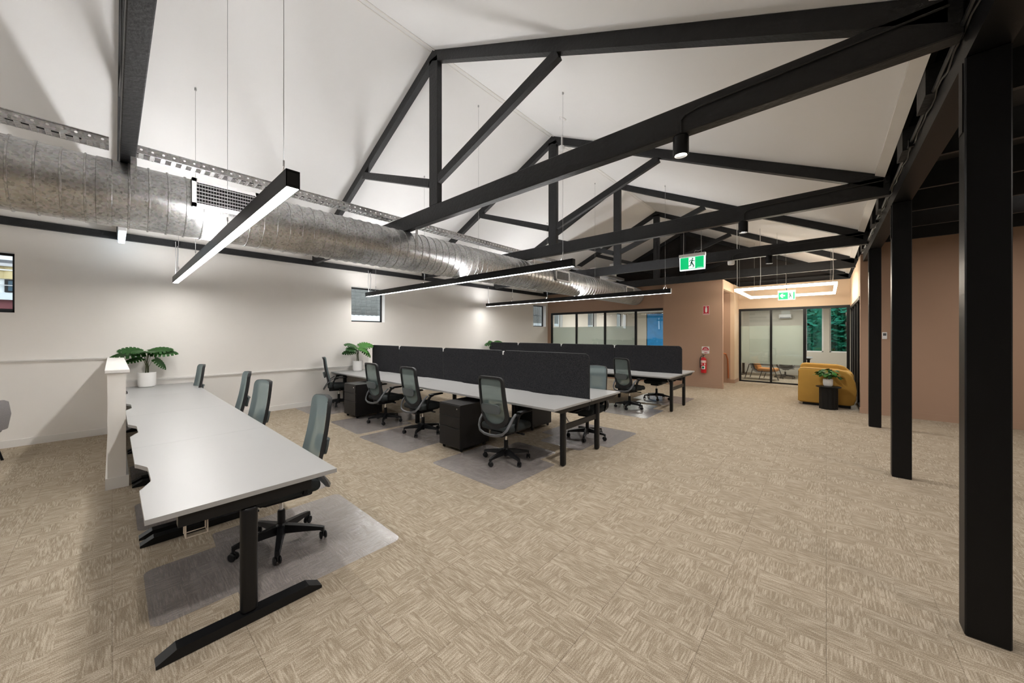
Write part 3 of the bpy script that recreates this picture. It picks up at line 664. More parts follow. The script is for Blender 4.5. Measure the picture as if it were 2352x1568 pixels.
def exit_sign(loc, lab, arrow):
    t = thing('exit_sign', lab, 'exit sign', loc, 0, 'green running-man exit signs'); hw, hh = 0.18, 0.105
    part('housing', B().prism([(-hw - 0.006, 0.075), (hw + 0.006, 0.075), (hw, -hh - 0.03), (-hw, -hh - 0.03)], 'y', -0.012, 0.03), 'exit_edge', t, smooth=0)
    part('top_case', B().box(-hw - 0.01, hw + 0.01, -0.02, 0.035, 0.072, 0.12), 'sign_white', t, smooth=0)
    part('green_panel', B().box(-hw + 0.012, hw - 0.012, -0.0145, -0.0125, -hh - 0.012, 0.066), 'exit_green', t, smooth=0)
    cx = 0.0 if not arrow else 0.085; wdd = 0.047 if not arrow else 0.055
    part('door_panel', B().box(cx - wdd, cx + wdd, -0.0162, -0.0147, -hh - 0.006, 0.060), 'exit_white', t, smooth=0)
    rn = runner(-0.0178, 0.11, cx - 0.004, -1 if arrow else 1).xf(Matrix.Translation((0, 0, -0.028)))
    part('running_figure', rn, 'exit_dark', t, smooth=0)
    if arrow:
        ar = [(-0.145, -0.02), (-0.10, 0.035), (-0.065, 0.035), (-0.095, -0.004), (-0.03, -0.004), (-0.03, -0.036), (-0.095, -0.036), (-0.065, -0.078), (-0.10, -0.078)]
        b = B()
        b.prism([ar[0], ar[1], ar[2], ar[3], ar[6], ar[7], ar[8]], 'y', -0.0165, -0.0147); b.prism([ar[3], ar[4], ar[5], ar[6]], 'y', -0.0165, -0.0147)
        part('arrow', b, 'exit_white', t, smooth=0)
        part('status_lamp', B().lathe([(0, 0.0), (0.006, -0.004)], 8, (0.02, -0.02, 0.135)), 'exit_dark', t)
        part('stem', B().tube([(0, 0.01, 0.12), (0, 0.01, 3.265 - loc[2])], 0.006, 6), 'cable_black', t)
    else:
        part('print_line', B().box(0.075, 0.155, -0.0150, -0.0146, -hh - 0.004, -hh + 0.0), 'exit_white', t, smooth=0)
        part('status_lamp', B().lathe([(0, -0.022), (0.007, -0.02)], 8, (-0.13, 0, 0.085), axis='y'), 'exit_green', t)
        for x_ in (-0.13, 0.13): part('suspension_cable', B().tube([(x_, 0.01, 0.12), (x_*0.97, 0.012, 3.27 - loc[2])], 0.004, 5), 'cable_grey', t)
        part('loose_cable', B().tube([(0.13, 0.01, 0.17), (0.09, 0.015, 0.155), (0.04, 0.02, 0.17), (0.02, 0.02, 0.12)], 0.003, 5), 'cable_grey', t)
    return t
e1 = exit_sign((-1.58, 6.05, 2.785), 'green exit sign with running figure hung from the second truss', False)
e2 = exit_sign((-0.795, 11.93, 2.69), 'green exit sign with left arrow in front of the ring pendant', True)

t = thing('extinguisher_location_sign', 'red wall sign with white extinguisher symbol', 'sign', (-2.77, 12.14, 2.38))
part('plate', B().prism(rrect(-0.085, 0.085, -0.14, 0.14, 0.012), 'y', -0.004, 0), 'sign_white', t, smooth=0)
part('red_field', B().prism(rrect(-0.077, 0.077, -0.132, 0.132, 0.01), 'y', -0.0052, -0.004), 'sign_red', t, smooth=0)
part('symbol', B().prism(rrect(-0.028, 0.028, -0.06, 0.075, 0.02), 'y', -0.0064, -0.0052).prism([(-0.012, 0.07), (0.012, 0.07), (0.012, 0.105), (-0.012, 0.105)], 'y', -0.0064, -0.0052).prism([(-0.03, 0.095), (0.03, 0.100), (0.03, 0.112), (-0.03, 0.112)], 'y', -0.0064, -0.0052).prism([(-0.012, -0.06), (0.012, -0.06), (0.0, -0.085)], 'y', -0.0064, -0.0052), 'sign_white', t, smooth=0)
part('print_line', B().box(-0.06, 0.06, -0.006, -0.0052, -0.118, -0.102), 'label_cream', t, smooth=0)
t = thing('extinguisher_type_sign', 'white square sign with a red disc above the extinguisher', 'sign', (-2.788, 12.14, 1.155))
part('plate', B().prism(rrect(-0.105, 0.105, -0.105, 0.105, 0.01), 'y', -0.004, 0), 'sign_white', t, smooth=0)
part('red_disc', B().prism(disc2(0, 0, 0.093, 28), 'y', -0.0052, -0.004), 'sign_red', t, smooth=0)
part('white_band', B().prism([(-0.086, -0.012), (0.086, -0.012), (0.074, -0.05), (0.05, -0.072), (-0.05, -0.072), (-0.074, -0.05)], 'y', -0.0064, -0.0052), 'sign_white', t, smooth=0)
part('print_lines', B().box(-0.04, 0.04, -0.006, -0.0052, 0.042, 0.056).box(-0.06, 0.06, -0.006, -0.0052, 0.012, 0.026), 'label_cream', t, smooth=0)
part('red_print_lines', B().box(-0.06, 0.06, -0.0072, -0.0064, -0.030, -0.024).box(-0.05, 0.05, -0.0072, -0.0064, -0.048, -0.042), 'sign_red', t, smooth=0)
t = thing('fire_extinguisher', 'red fire extinguisher hung on the brown blade wall', 'fire extinguisher', (-2.825, 12.06, 0.455))
part('cylinder', B().lathe([(0, 0), (0.070, 0.0), (0.078, 0.012), (0.078, 0.40), (0.068, 0.44), (0.035, 0.47), (0.022, 0.48), (0, 0.48)], 28), 'red_paint', t)
def band(z0, z1, a0, a1, r=0.0788, n=10):
    b = B(); v = []
    for i in range(n + 1):
        a = R(a0 + (a1 - a0)*i/n); v += [(r*math.cos(a), r*math.sin(a), z0), (r*math.cos(a), r*math.sin(a), z1)]
    return b.add(v, [(2*i, 2*i+2, 2*i+3, 2*i+1) for i in range(n)])
part('upper_label', band(0.31, 0.385, 200, 340), 'label_cream', t)
part('lower_label', band(0.12, 0.22, 235, 315), 'sign_white', t)
part('label_mark', band(0.14, 0.20, 250, 295, 0.0794), 'exit_dark', t)
part('label_text', band(0.255, 0.285, 215, 262, 0.0792), 'label_cream', t)
part('label_flash', band(0.235, 0.30, 300, 318, 0.0792), 'sign_white', t)
part('valve', B().lathe([(0, 0.47), (0.018, 0.47), (0.018, 0.52), (0, 0.525)], 12), 'chrome', t)
part('handle', B().bar((-0.01, 0, 0.53), (0.06, -0.02, 0.56), 0.02, 0.008).bar((-0.03, 0, 0.57), (0.02, -0.01, 0.52), 0.016, 0.008).bar((-0.005, 0, 0.55), (-0.06, 0.0, 0.575), 0.018, 0.006), 'frame_black', t, smooth=0)
part('hose', B().tube([(-0.01, -0.01, 0.52), (-0.06, -0.02, 0.51), (-0.09, -0.02, 0.45), (-0.095, -0.02, 0.35), (-0.092, -0.02, 0.15)], 0.011, 8), 'cable_black', t)
part('bracket', B().box(-0.03, 0.03, 0.06, 0.08, 0.38, 0.47), 'cable_grey', t, smooth=0)

# ------------------------------------------------------------------ chairs
def yb(x, z): 
    t_ = (z - 0.45)/0.67
    return -(0.205 + 0.125*t_ + 0.02*math.sin(t_*math.pi)) + 0.045*(x/0.22)**2
def back_loop(hb, ht, z0, z1, rc, zs):
    """closed outline: rounded bottom (half ellipse from zs down to z0), tapering sides, rounded top corners"""
    pts = []
    for i in range(13): a = math.pi + math.pi*i/12; pts.append((hb*math.cos(a), zs + (zs - z0)*math.sin(a)))
    pts = pts[:]                                           # left -> bottom -> right
    for k in range(1, 5): f = k/5; pts.append((hb + (ht - hb)*f, zs + (z1 - rc - zs)*f))
    for i in range(6): a = R(90*i/5); pts.append((ht - rc + rc*math.cos(a), z1 - rc + rc*math.sin(a)))
    pts.append((0, z1 + 0.006))
    for i in range(6): a = R(90 + 90*i/5); pts.append((-ht + rc + rc*math.cos(a), z1 - rc + rc*math.sin(a)))
    for k in range(4, 0, -1): f = k/5; pts.append((-(hb + (ht - hb)*f), zs + (z1 - rc - zs)*f))
    return pts
CH = {}
def chair_meshes():
    o = back_loop(0.222, 0.208, 0.445, 1.115, 0.06, 0.62); i_ = back_loop(0.185, 0.178, 0.515, 1.085, 0.04, 0.645)
    n = len(o); v = []
    for th in (0.013, -0.018):
        for lp in (o, i_): v += [(x, yb(x, z) + th, z) for x, z in lp]
    f = []
    for k in range(n):
        j = (k + 1) % n
        f += [(k, j, n+j, n+k), (2*n+k, 3*n+k, 3*n+j, 2*n+j), (k, 2*n+k, 2*n+j, j), (n+k, n+j, 3*n+j, 3*n+k)]
    CH['frame'] = B().add(v, f).mesh('backrest_frame', 'plastic_char', 40)
    v = []; rings = 5; cz = 0.80
    for q in range(1, rings + 1):
        s_ = q/rings
        for x, z in i_:
            x2, z2 = x*s_*1.03, cz + (z - cz)*s_*1.02; v.append((x2, yb(x2, z2), z2))
    v.append((0, yb(0, cz), cz)); f = []
    for q in range(rings - 1):
        for k in range(n): j = (k+1) % n; f.append((q*n+k, q*n+j, (q+1)*n+j, (q+1)*n+k))
    f += [(len(v)-1, k, (k+1) % n) for k in range(n)]
    CH['mesh'] = B().add(v, f).mesh('mesh_panel', 'chair_mesh', 60)
    v = []
    for q in range(1, rings + 1):
        s_ = q/rings
        for x, z in o: x2, z2 = x*s_*0.985, cz + (z - cz)*s_*0.99; v.append((x2, yb(x2, z2) + 0.016 + (0.008 if q < rings else 0), z2))
    v.append((0, yb(0, cz) + 0.024, cz))
    CH['front'] = B().add(v, f).mesh('front_cover', 'chair_cover', 60)
    lp = B().prism(rrect(-0.15, 0.15, 0.655, 0.775, 0.05, 6), 'y', -0.012, 0.012)
    lp.v = [(x, yb(x, z) - 0.035 + yy*(1.2 if abs(x) < 0.12 else 0.7), z) for x, yy, z in lp.v]
    CH['pad'] = lp.mesh('lumbar_pad', 'pad_grey', 50)
    pts = [(-0.245, -0.10, 0.645), (-0.252, -0.17, 0.60), (-0.252, -0.22, 0.54), (-0.235, -0.26, 0.475), (-0.19, -0.29, 0.425), (-0.10, -0.305, 0.398), (0, -0.31, 0.392)]
    pts = pts + [(-x, y_, z) for x, y_, z in pts[-2::-1]]
    CH['loop'] = B().sweep(pts, [(0.015, 0.009), (-0.015, 0.009), (-0.015, -0.009), (0.015, -0.009)], up=(0, 1, 0.4)).mesh('support_loop', 'plastic_grey', 50)
    st = B().rbox(-0.25, 0.25, -0.22, 0.27, 0.42, 0.51, 0.04, 4)
    st.v = [(x*(1 - 0.10*max(0, (y_ - 0.05)/0.22)), y_, z - 0.03*max(0, (y_ - 0.15)/0.12)**2) for x, y_, z in st.v]
    CH['seat'] = st.mesh('seat', 'seat_fabric', 60)
    CH['mech'] = B().rbox(-0.10, 0.10, -0.20, 0.14, 0.345, 0.42, 0.02, 2).rbox(-0.20, 0.20, -0.15, 0.18, 0.395, 0.425, 0.012, 1).mesh('mechanism', 'plastic_black')
    CH['lever'] = B().tube([(0.08, 0.02, 0.38), (0.24, 0.03, 0.375)], 0.009, 6).rbox(0.22, 0.28, 0.015, 0.045, 0.366, 0.386, 0.006, 1).mesh('lever', 'plastic_black')
    CH['cyl'] = B().lathe([(0, 0.055), (0.027, 0.055), (0.027, 0.255), (0.022, 0.262), (0, 0.262)], 16).mesh('gas_cylinder', 'plastic_black')
    CH['rod'] = B().lathe([(0.014, 0.25), (0.014, 0.36)], 12).mesh('piston', 'chrome')
    CH['hub'] = B().lathe([(0.0, 0.085), (0.040, 0.085), (0.046, 0.105), (0.042, 0.145), (0.03, 0.16), (0, 0.16)], 18).mesh('base_hub', 'plastic_black')
    leg = B()
    v = []
    for x, hw, z0, z1 in ((0.02, 0.030, 0.085, 0.150), (0.12, 0.026, 0.085, 0.135), (0.22, 0.022, 0.083, 0.118), (0.285, 0.020, 0.080, 0.105), (0.31, 0.016, 0.062, 0.098)):
        v += [(x, -hw, z0), (x, hw, z0), (x, hw*0.75, z1), (x, -hw*0.75, z1)]
    f = [(0, 3, 2, 1), (16, 17, 18, 19)] + [(4*q + t_, 4*q + (t_+1) % 4, 4*q + 4 + (t_+1) % 4, 4*q + 4 + t_) for q in range(4) for t_ in range(4)]
    CH['leg'] = leg.add(v, f).mesh('base_leg', 'plastic_black', 35)
    cs = B()
    for s_ in (-1, 1): cs.lathe([(0, -0.009), (0.020, -0.009), (0.029, -0.004), (0.030, 0.004), (0.022, 0.009), (0, 0.009)], 16, (-0.008, s_*0.016, 0.030), axis='y')
    cs.rbox(-0.032, 0.012, -0.007, 0.007, 0.025, 0.062, 0.004, 1).tube([(0, 0, 0.05), (0, 0, 0.085)], 0.006, 6)
    CH['caster'] = cs.mesh('caster', 'plastic_black')
    for s_, k in ((-1, 'armL'), (1, 'armR')):
        CH[k] = B().sweep([(s_*0.235, -0.10, 0.43), (s_*0.262, -0.11, 0.50), (s_*0.268, -0.10, 0.58), (s_*0.268, -0.06, 0.635), (s_*0.266, 0.0, 0.65)], [(0.018, 0.012), (-0.018, 0.012), (-0.018, -0.012), (0.018, -0.012)], up=(0, 1, 0)).rbox(s_*0.266 - 0.038, s_*0.266 + 0.038, -0.07, 0.18, 0.65, 0.675, 0.011, 2).mesh('armrest', 'plastic_black', 40)
chair_meshes()
def make_chair(spin):
    t = thing('office_chair', 'x', 'office chair')
    add('seat', CH['seat'], t); fr = add('backrest_frame', CH['frame'], t); add('mesh_panel', CH['mesh'], fr, label='translucent grey-green mesh'); add('front_cover', CH['front'], fr); add('lumbar_pad', CH['pad'], fr)
    add('support_loop', CH['loop'], t); me_ = add('mechanism', CH['mech'], t); add('lever', CH['lever'], me_); add('armrest', CH['armL'], t); add('armrest', CH['armR'], t)
    add('gas_cylinder', CH['cyl'], t); add('piston', CH['rod'], t, label='chrome piston'); add('base_hub', CH['hub'], t)
    for k in range(5):
        a = spin + 2*math.pi*k/5
        lg = add('base_leg', CH['leg'], t, (0, 0, 0), (0, 0, a)); add('caster', CH['caster'], lg, (0.305, 0, 0), (0, 0, random.uniform(-1.2, 1.2)))
    return t
GA, GB, GC = 'chairs at the single desk row', 'chairs at the nearer double bench', 'chairs at the farther double bench'
for x, y_, a, spin, lb, g in (
    (-3.20, 0.88, 176, 0.35, 'grey mesh office chair at the free end of the single desk row', GA),
    (-4.72, 0.84, 186, 0.9, 'grey office chair second from the free end of the single desk row', GA),
    (-6.02, 0.94, 176, 0.2, 'grey office chair third from the free end of the single desk row', GA),
    (-8.02, 0.72, 182, 0.5, 'grey office chair at the single desk row nearest the white wall', GA),
    (-3.12, 3.40, 2, 0.95, 'mesh-back office chair at the free end of the nearer double bench', GB),
    (-5.02, 3.43, 2, 0.25, 'mesh-back office chair just left of the near black drawer pedestal', GB),
    (-6.20, 3.41, 3, 0.55, 'mesh-back office chair right of the far black drawer pedestal', GB),
    (-8.42, 3.47, -24, 1.1, 'mesh-back office chair by the white wall, turned side-on', GB),
    (-2.85, 5.02, 183, 0.6, 'office chair behind the screen end of the nearer double bench', GB),
    (-3.28, 7.64, -14, 0.1, 'mesh-back office chair in front of the farther double bench', GC),
    (-3.22, 9.15, 178, 0.75, 'office chair on the far side of the farther double bench', GC)):
    c = make_chair(spin); place(c, (x, y_, 0.004), R(a), lb, g)

# ------------------------------------------------------------------ desks
ZD = 0.75
def top_poly(x0, x1, yr, yf, notch=True):
    """desk top outline; yr rear edge with a chamfered cable notch, yf front edge"""
    s_ = 1 if yf > yr else -1; xm = (x0 + x1)/2
    p = [(x0, yr)]
    if notch: p += [(xm - 0.31, yr), (xm - 0.285, yr + s_*0.012), (xm - 0.17, yr + s_*0.052), (xm - 0.15, yr + s_*0.055), (xm + 0.15, yr + s_*0.055), (xm + 0.17, yr + s_*0.052), (xm + 0.285, yr + s_*0.012), (xm + 0.31, yr)]
    return p + [(x1, yr), (x1, yf), (x0, yf)]
def desk_top(parent, x0, x1, yr, yf):
    tp = part('tabletop', B().prism(top_poly(x0, x1, yr, yf), 'z', ZD - 0.026, ZD), 'desk_white', parent, smooth=0)
    return tp
def t_leg(parent, x, y0, y1, yc_):
    part('foot', B().prism([(y0, 0.003), (y0, 0.018), (y0 + 0.075, 0.055), (y1 - 0.075, 0.055), (y1, 0.018), (y1, 0.003)], 'x', x - 0.038, x + 0.038), 'leg_black', parent, smooth=0)
    part('leg', B().rbox(x - 0.03, x + 0.03, yc_ - 0.042, yc_ + 0.042, 0.05, 0.66, 0.026, 4), 'leg_black', parent)
    part('top_bracket', B().box(x - 0.03, x + 0.03, y0 + 0.08, y1 - 0.06, 0.66, ZD - 0.026), 'leg_black', parent, smooth=0)
y0d, y1d = 0.102, 0.99
dl = ['white sit-stand desk at the free end of the single desk row', 'white sit-stand desk second in the single desk row', 'white sit-stand desk third in the single desk row', 'white sit-stand desk against the white wall in the single row']
for k in range(4):
    x1 = -2.435 - 1.6*k; x0 = x1 - 1.598
    if k == 3: x0 = XW + 0.03
    d = thing('sit_stand_desk', dl[k], 'desk', (0, 0, 0), 0, 'white sit-stand desks in a single row')
    desk_top(d, x0, x1, y0d, y1d)
    for x in (x1 - 0.075 if k else x1 - 0.045, x0 + 0.075): t_leg(d, x, 0.14, 0.90, 0.52)
    part('crossbar', B().box(x0 + 0.1, x1 - 0.1, 0.46, 0.56, 0.665, 0.705), 'leg_black', d, smooth=0)
    part('cable_tray', B().box(x0 + 0.35, x1 - 0.35, 0.20, 0.33, 0.62, 0.63).box(x0 + 0.35, x1 - 0.35, 0.325, 0.33, 0.62, 0.70).box(x0 + 0.35, x1 - 0.35, 0.20, 0.205, 0.62, 0.70), 'leg_black', d, smooth=0)
    part('control_box', B().rbox(x1 - 0.75, x1 - 0.40, 0.36, 0.46, 0.60, 0.66, 0.006, 1), 'plastic_black', d)
# wire cup holder under the free corner of the first desk
wc = thing('wire_holder', 'small white wire cable holder clipped under the near desk corner', 'cable holder', (-2.56, 0.26, 0.55))
for z in (0.0, 0.08, 0.16): part('wire_hoop', B().tube([(0, 0, z), (0, 0.09, z), (-0.07, 0.09, z), (-0.07, 0, z)], 0.003, 5, closed=True), 'wire_white', wc)
for x_, y_ in ((0, 0), (0, 0.09), (-0.07, 0), (-0.07, 0.09)): part('hook_wire', B().tube([(x_, y_, 0), (x_, y_, 0.175)], 0.0035, 5), 'wire_white', wc)

def bench(yf, yr2, lab, grp):
    """double bench: two facing rows of four tops sharing one frame; yf front edge, yr2 far edge"""
    d = thing('double_bench_desk', lab, 'desk', (0, 0, 0)); ym = yf + (yr2 - yf)/2 - 0.005
    for k in range(4):
        x1 = -2.40 - 1.61*k; x0 = max(x1 - 1.607, XW + 0.03)
        desk_top(d, x0, x1, ym - 0.012, yf); desk_top(d, x0, x1, ym + 0.012, yr2)
    for x in (-2.455, -4.02, -5.63, -7.24, -8.70):
        end = x > -2.5
        for y_ in (yf + 0.27, yf + 1.14): part('leg', B().rbox(x - 0.03, x + 0.03, y_ - 0.04, y_ + 0.04, 0.003, 0.69, 0.022, 3), 'leg_black', d)
        if end: part('end_rail', B().box(x - 0.012, x + 0.012, yf + 0.31, yf + 1.10, 0.44, 0.51), 'leg_black', d, smooth=0)
        part('top_bearer', B().prism([(yf + 0.06, 0.705), (yf + 0.06, ZD - 0.026), (yr2 - 0.06, ZD - 0.026), (yr2 - 0.06, 0.705), (yr2 - 0.2, 0.665), (yf + 0.2, 0.665)], 'x', x - 0.03, x + 0.03), 'leg_black', d, smooth=0)
    for y_ in (yf + 0.27, yf + 1.14): part('long_beam', B().box(-8.7, -2.48, y_ - 0.025, y_ + 0.025, 0.665, 0.715), 'leg_black', d, smooth=0)
    part('cable_trough', B().box(-8.6, -2.6, ym - 0.15, ym + 0.15, 0.56, 0.57).box(-8.6, -2.6, ym - 0.15, ym - 0.145, 0.56, 0.66).box(-8.6, -2.6, ym + 0.145, ym + 0.15, 0.56, 0.66), 'leg_black', d, smooth=0)
    part('hanging_cable', B().tube([(-2.6, yf + 0.45, 0.66), (-2.58, yf + 0.50, 0.58), (-2.56, yf + 0.56, 0.48), (-2.56, yf + 0.60, 0.47)], 0.008, 6), 'cable_grey', d)
    names = ['panel at the free end', 'second panel from the free end', 'third panel from the free end', 'panel nearest the white wall']
    for k in range(4):
        x1 = -2.43 - 1.61*k; x0 = max(x1 - 1.59, XW + 0.04)
        if k == 3: x0 = XW + 0.35
        s_ = thing('desk_screen', 'dark grey felt desk screen, %s of the %s' % (names[k], grp), 'desk screen', ((x0+x1)/2, ym - 0.012, 0), 0, 'felt screens on the ' + grp)
        a = (x1 - x0)/2
        part('felt_panel', B().prism(rrect(-a, a, 0.60, 1.365, 0.05, 5, (1, 1, 0, 0)), 'y', -0.011, 0.011), 'felt', s_, smooth=0)
        part('edge_piping', B().tube([(-a, 0, 0.62), (-a, 0, 1.31), (-a + 0.05, 0, 1.363), (a - 0.05, 0, 1.363), (a, 0, 1.31), (a, 0, 0.62)], 0.0125, 6, up=(0, 1, 0)), 'plastic_char', s_)
        if k < 3: part('connector_clip', B().box(-a - 0.022, -a + 0.002, -0.014, 0.014, 1.30, 1.36), 'sign_white', s_, smooth=0)
    return ym
ym2 = bench(3.455, 5.24, 'white double bench desk with dark screens nearer the camera', 'nearer double bench')
ym3 = bench(7.585, 9.40, 'white double bench desk with dark screens farther back', 'farther double bench')

# pedestals
def pedestal_tree():
    t = thing('drawer_pedestal', 'x', 'drawer unit', (0, 0, 0), 0, 'black mobile drawer pedestals')
    part('body', B().rbox(-0.232, 0.232, 0.012, 0.56, 0.055, 0.66, 0.004, 1), 'pedestal', t)
    for z0, z1 in ((0.49, 0.648), (0.335, 0.484), (0.062, 0.329)):
        dr = part('drawer_front', B().rbox(-0.228, 0.228, 0.0, 0.014, z0, z1, 0.003, 1), 'pedestal', t)
        if z0 == 0.49: part('lock', B().lathe([(0, -0.006), (0.011, -0.005), (0.011, 0.002)], 14, (0.17, 0, 0.605), axis='y'), 'chrome', dr)
    for x in (-0.19, 0.19):
        for y_ in (0.06, 0.50): part('caster', B().lathe([(0, -0.012), (0.022, -0.012), (0.025, 0), (0.022, 0.012), (0, 0.012)], 14, (x, y_, 0.028), axis='x').box(x - 0.015, x + 0.015, y_ - 0.015, y_ + 0.015, 0.035, 0.056), 'plastic_black', t)
    return t
ped = pedestal_tree(); place(ped, (-3.975, 3.15, 0.003), R(0), 'black drawer pedestal near the free end of the nearer double bench')
for x, y_, a, lb in ((-7.00, 3.09, 2, 'black drawer pedestal near the white wall at the nearer double bench'),
                     (-3.93, 5.24, 180, 'black drawer pedestal under the far side of the nearer double bench'),
                     (-4.62, 7.40, 0, 'black drawer pedestal behind the chair at the farther double bench')):
    place(copy_tree(ped), (x, y_, 0.003), R(a), lb)

# chair mats: wide part behind the chair, narrower lip under the desk
def mat_poly():
    p = []
    def arc(cx, cy, r, a0, a1, n=5): return [(cx + r*math.cos(R(a0 + (a1-a0)*i/n)), cy + r*math.sin(R(a0 + (a1-a0)*i/n))) for i in range(n+1)]
    r = 0.06
    p += arc(-0.61 + r, -0.68 + r, r, 180, 270); p += arc(0.61 - r, -0.68 + r, r, 270, 360); p += arc(0.61 - r*0.5, 0.32 - r*0.5, r*0.5, 0, 90)
    p += [(0.36, 0.33)]; p += arc(0.36 - r, 0.72 - r, r, 0, 90); p += arc(-0.36 + r, 0.72 - r, r, 90, 180); p += [(-0.36, 0.33)]
    p += arc(-0.61 + r*0.5, 0.32 - r*0.5, r*0.5, 90, 180)
    return p
mat_me = B().prism(mat_poly(), 'z', 0.0012, 0.0036).mesh('chair_mat', 'chair_mat', 0)
def add_mat(x, y_, a, lb): add('chair_mat', mat_me, None, (x, y_, 0), (0, 0, R(a)), 'clear plastic chair mat ' + lb, 'chair mat', 'clear chair mats on the carpet')
add_mat(-3.16, 0.86, 180, 'under the free end of the single desk row')
add_mat(-4.62, 0.86, 180, 'second in the single desk row'); add_mat(-6.1, 0.86, 180, 'third in the single desk row')
add_mat(-3.16, 3.38, 0, 'at the free end of the nearer double bench')
add_mat(-5.0, 3.30, 2, 'left of the near drawer pedestal'); add_mat(-6.32, 3.36, -2, 'right of the far drawer pedestal'); add_mat(-8.2, 3.36, 0, 'beside the white wall at the nearer double bench')
add_mat(-2.95, 5.08, 180, 'behind the screen end of the nearer double bench')
add_mat(-3.22, 7.55, 0, 'in front of the farther double bench'); add_mat(-3.12, 9.18, 180, 'on the far side of the farther double bench')

# ------------------------------------------------------------------ plants
def monstera_leaf():
    b = B(); v = []; f = []
    K = 7
    def wdt(t_): return 0.46*max(0.0, math.sin(math.pi*(0.16 + 0.84*t_)))**0.75
    for sg in (-1, 1):
        for k in range(K):
            t0, t1 = k/K, (k + 1)/K; gap = 0.028 if k not in (0, K-1) else 0.012
            def pt(t_, q, back): 
                x = sg*wdt(t_)*q; y_ = t_ - 0.02 + (0.16*q*(0.5 - t_) - 0.10*q*back) * -1 - 0.22*q*(1 - t_)*0.8
                z = -0.28*(y_ - 0.2)**2 - 0.22*(abs(x))**1.5 + 0.05*math.sin(3*q)
                return (x, y_ + 0.12*q, z)
            o = len(v)
            v += [(0, t0, -0.28*(t0 - 0.2)**2), (0, t1, -0.28*(t1 - 0.2)**2), pt(t0, 0.62, 0), pt(t1, 0.62, 0), pt(t0 + gap*0.6, 0.66, 0), pt(t1 - gap*0.6, 0.66, 0), pt(min(t0 + gap, 1), 1.0, 0), pt(max(t1 - gap*1.3, 0), 1.0, 0)]
            q1 = (o, o+1, o+3, o+2); q2 = (o+4, o+5, o+7, o+6); q3 = (o+2, o+3, o+5, o+4)
            for q in (q1, q2, q3): f.append(q if sg > 0 else q[::-1])
    return B().add(v, f)
def leafmesh(m, nm):
    return monstera_leaf().mesh(nm, m, 60, recalc=False)
LEAF = [leafmesh('leaf', 'monstera_leaf'), leafmesh('leaf_light', 'monstera_leaf')]
def monstera(loc, lab, spec, pot_r=0.112, pot_h=0.245, sc_=1.0):
    t = thing('potted_monstera', lab, 'potted plant', loc, 0, 'monstera plants in white pots')
    pot = part('pot', B().lathe([(0, 0), (pot_r*0.80, 0), (pot_r*0.93, 0.012), (pot_r, 0.05), (pot_r, pot_h), (pot_r*0.93, pot_h), (pot_r*0.93, pot_h*0.85)], 32), 'pot_white', t)
    part('soil', B().lathe([(0, pot_h*0.87), (pot_r*0.93, pot_h*0.87)], 20), 'soil', t)
    for (az, reach, z, size, pitch, roll, lm) in spec:
        a = R(az); d = Vector((math.cos(a), math.sin(a), 0)); tip = d*reach + Vector((0, 0, z))
        p0 = d*0.02 + Vector((0, 0, pot_h*0.87)); mid = d*reach*0.35 + Vector((0, 0, pot_h + (z - pot_h)*0.62))
        pts = [p0.lerp(mid, 0.5) if False else p0, p0*0.25 + mid*0.75 - d*0.01, mid*0.5 + tip*0.5 + Vector((0, 0, 0.015)), tip]
        part('stalk', B().tube(pts, 0.005, 6), 'stem', t)
        o = add('leaf', LEAF[lm], t, tip)
        o.rotation_euler = (R(pitch), R(roll), a - math.pi/2); o.scale = (size*1.05, size, size)
    return t
SP1 = [(-88, 0.06, 0.60, 0.25, 12, -38, 0), (-93, 0.05, 0.58, 0.34, -3, -22, 0), (-80, 0.06, 0.49, 0.20, -14, -25, 0), (88, 0.03, 0.60, 0.26, 14, 28, 0), (82, 0.07, 0.58, 0.28, 2, 30, 0), (72, 0.10, 0.47, 0.22, -55, 30, 0), (130, 0.03, 0.62, 0.17, 8, 0, 0), (10, 0.05, 0.60, 0.22, 4, 0, 0), (-40, 0.04, 0.60, 0.20, 2, -15, 0)]
monstera((-8.62, 0.39, ZD), 'potted monstera on the desk end beside the half wall', SP1)
SP2 = [(-88, 0.05, 0.60, 0.26, 16, -30, 0), (-70, 0.07, 0.54, 0.24, 4, -40, 0), (-92, 0.09, 0.48, 0.24, -6, -35, 0), (85, 0.04, 0.60, 0.30, 10, 40, 1), (50, 0.07, 0.57, 0.30, -45, 25, 1), (75, 0.07, 0.58, 0.26, 10, 30, 1), (20, 0.06, 0.56, 0.24, -20, 0, 1), (140, 0.03, 0.60, 0.16, 8, 0, 0)]
monstera((-8.55, 3.97, ZD), 'potted monstera at the wall end of the nearer double bench', SP2)
monstera((-8.52, 8.72, ZD), 'potted monstera peeking over the farther double bench screens', SP1)
sp4 = thing('small_potted_plant', 'small light green plant in the glazed left room', 'potted plant', (-6.55, 14.5, 0.75))
part('pot', B().lathe([(0, 0), (0.07, 0), (0.08, 0.05), (0.08, 0.15), (0.07, 0.15)], 20), 'pot_white', sp4)
for k in range(7):
    o = add('leaf', LEAF[1], sp4, (0.02*math.cos(k*0.9), 0.02*math.sin(k*0.9), 0.15 + 0.03*k)); o.rotation_euler = (R(25), 0, k*0.9); o.scale = (0.2, 0.2, 0.2)
t = thing('side_desk', 'white desk holding the small plant inside the glazed left room', 'desk', (-6.2, 14.5, 0))
part('tabletop', B().box(-0.8, 0.8, -0.35, 0.35, 0.725, 0.75), 'desk_white', t, smooth=0)
for sx in (-0.7, 0.7): part('leg', B().box(sx - 0.03, sx + 0.03, -0.3, 0.3, 0.003, 0.725), 'leg_black', t, smooth=0)

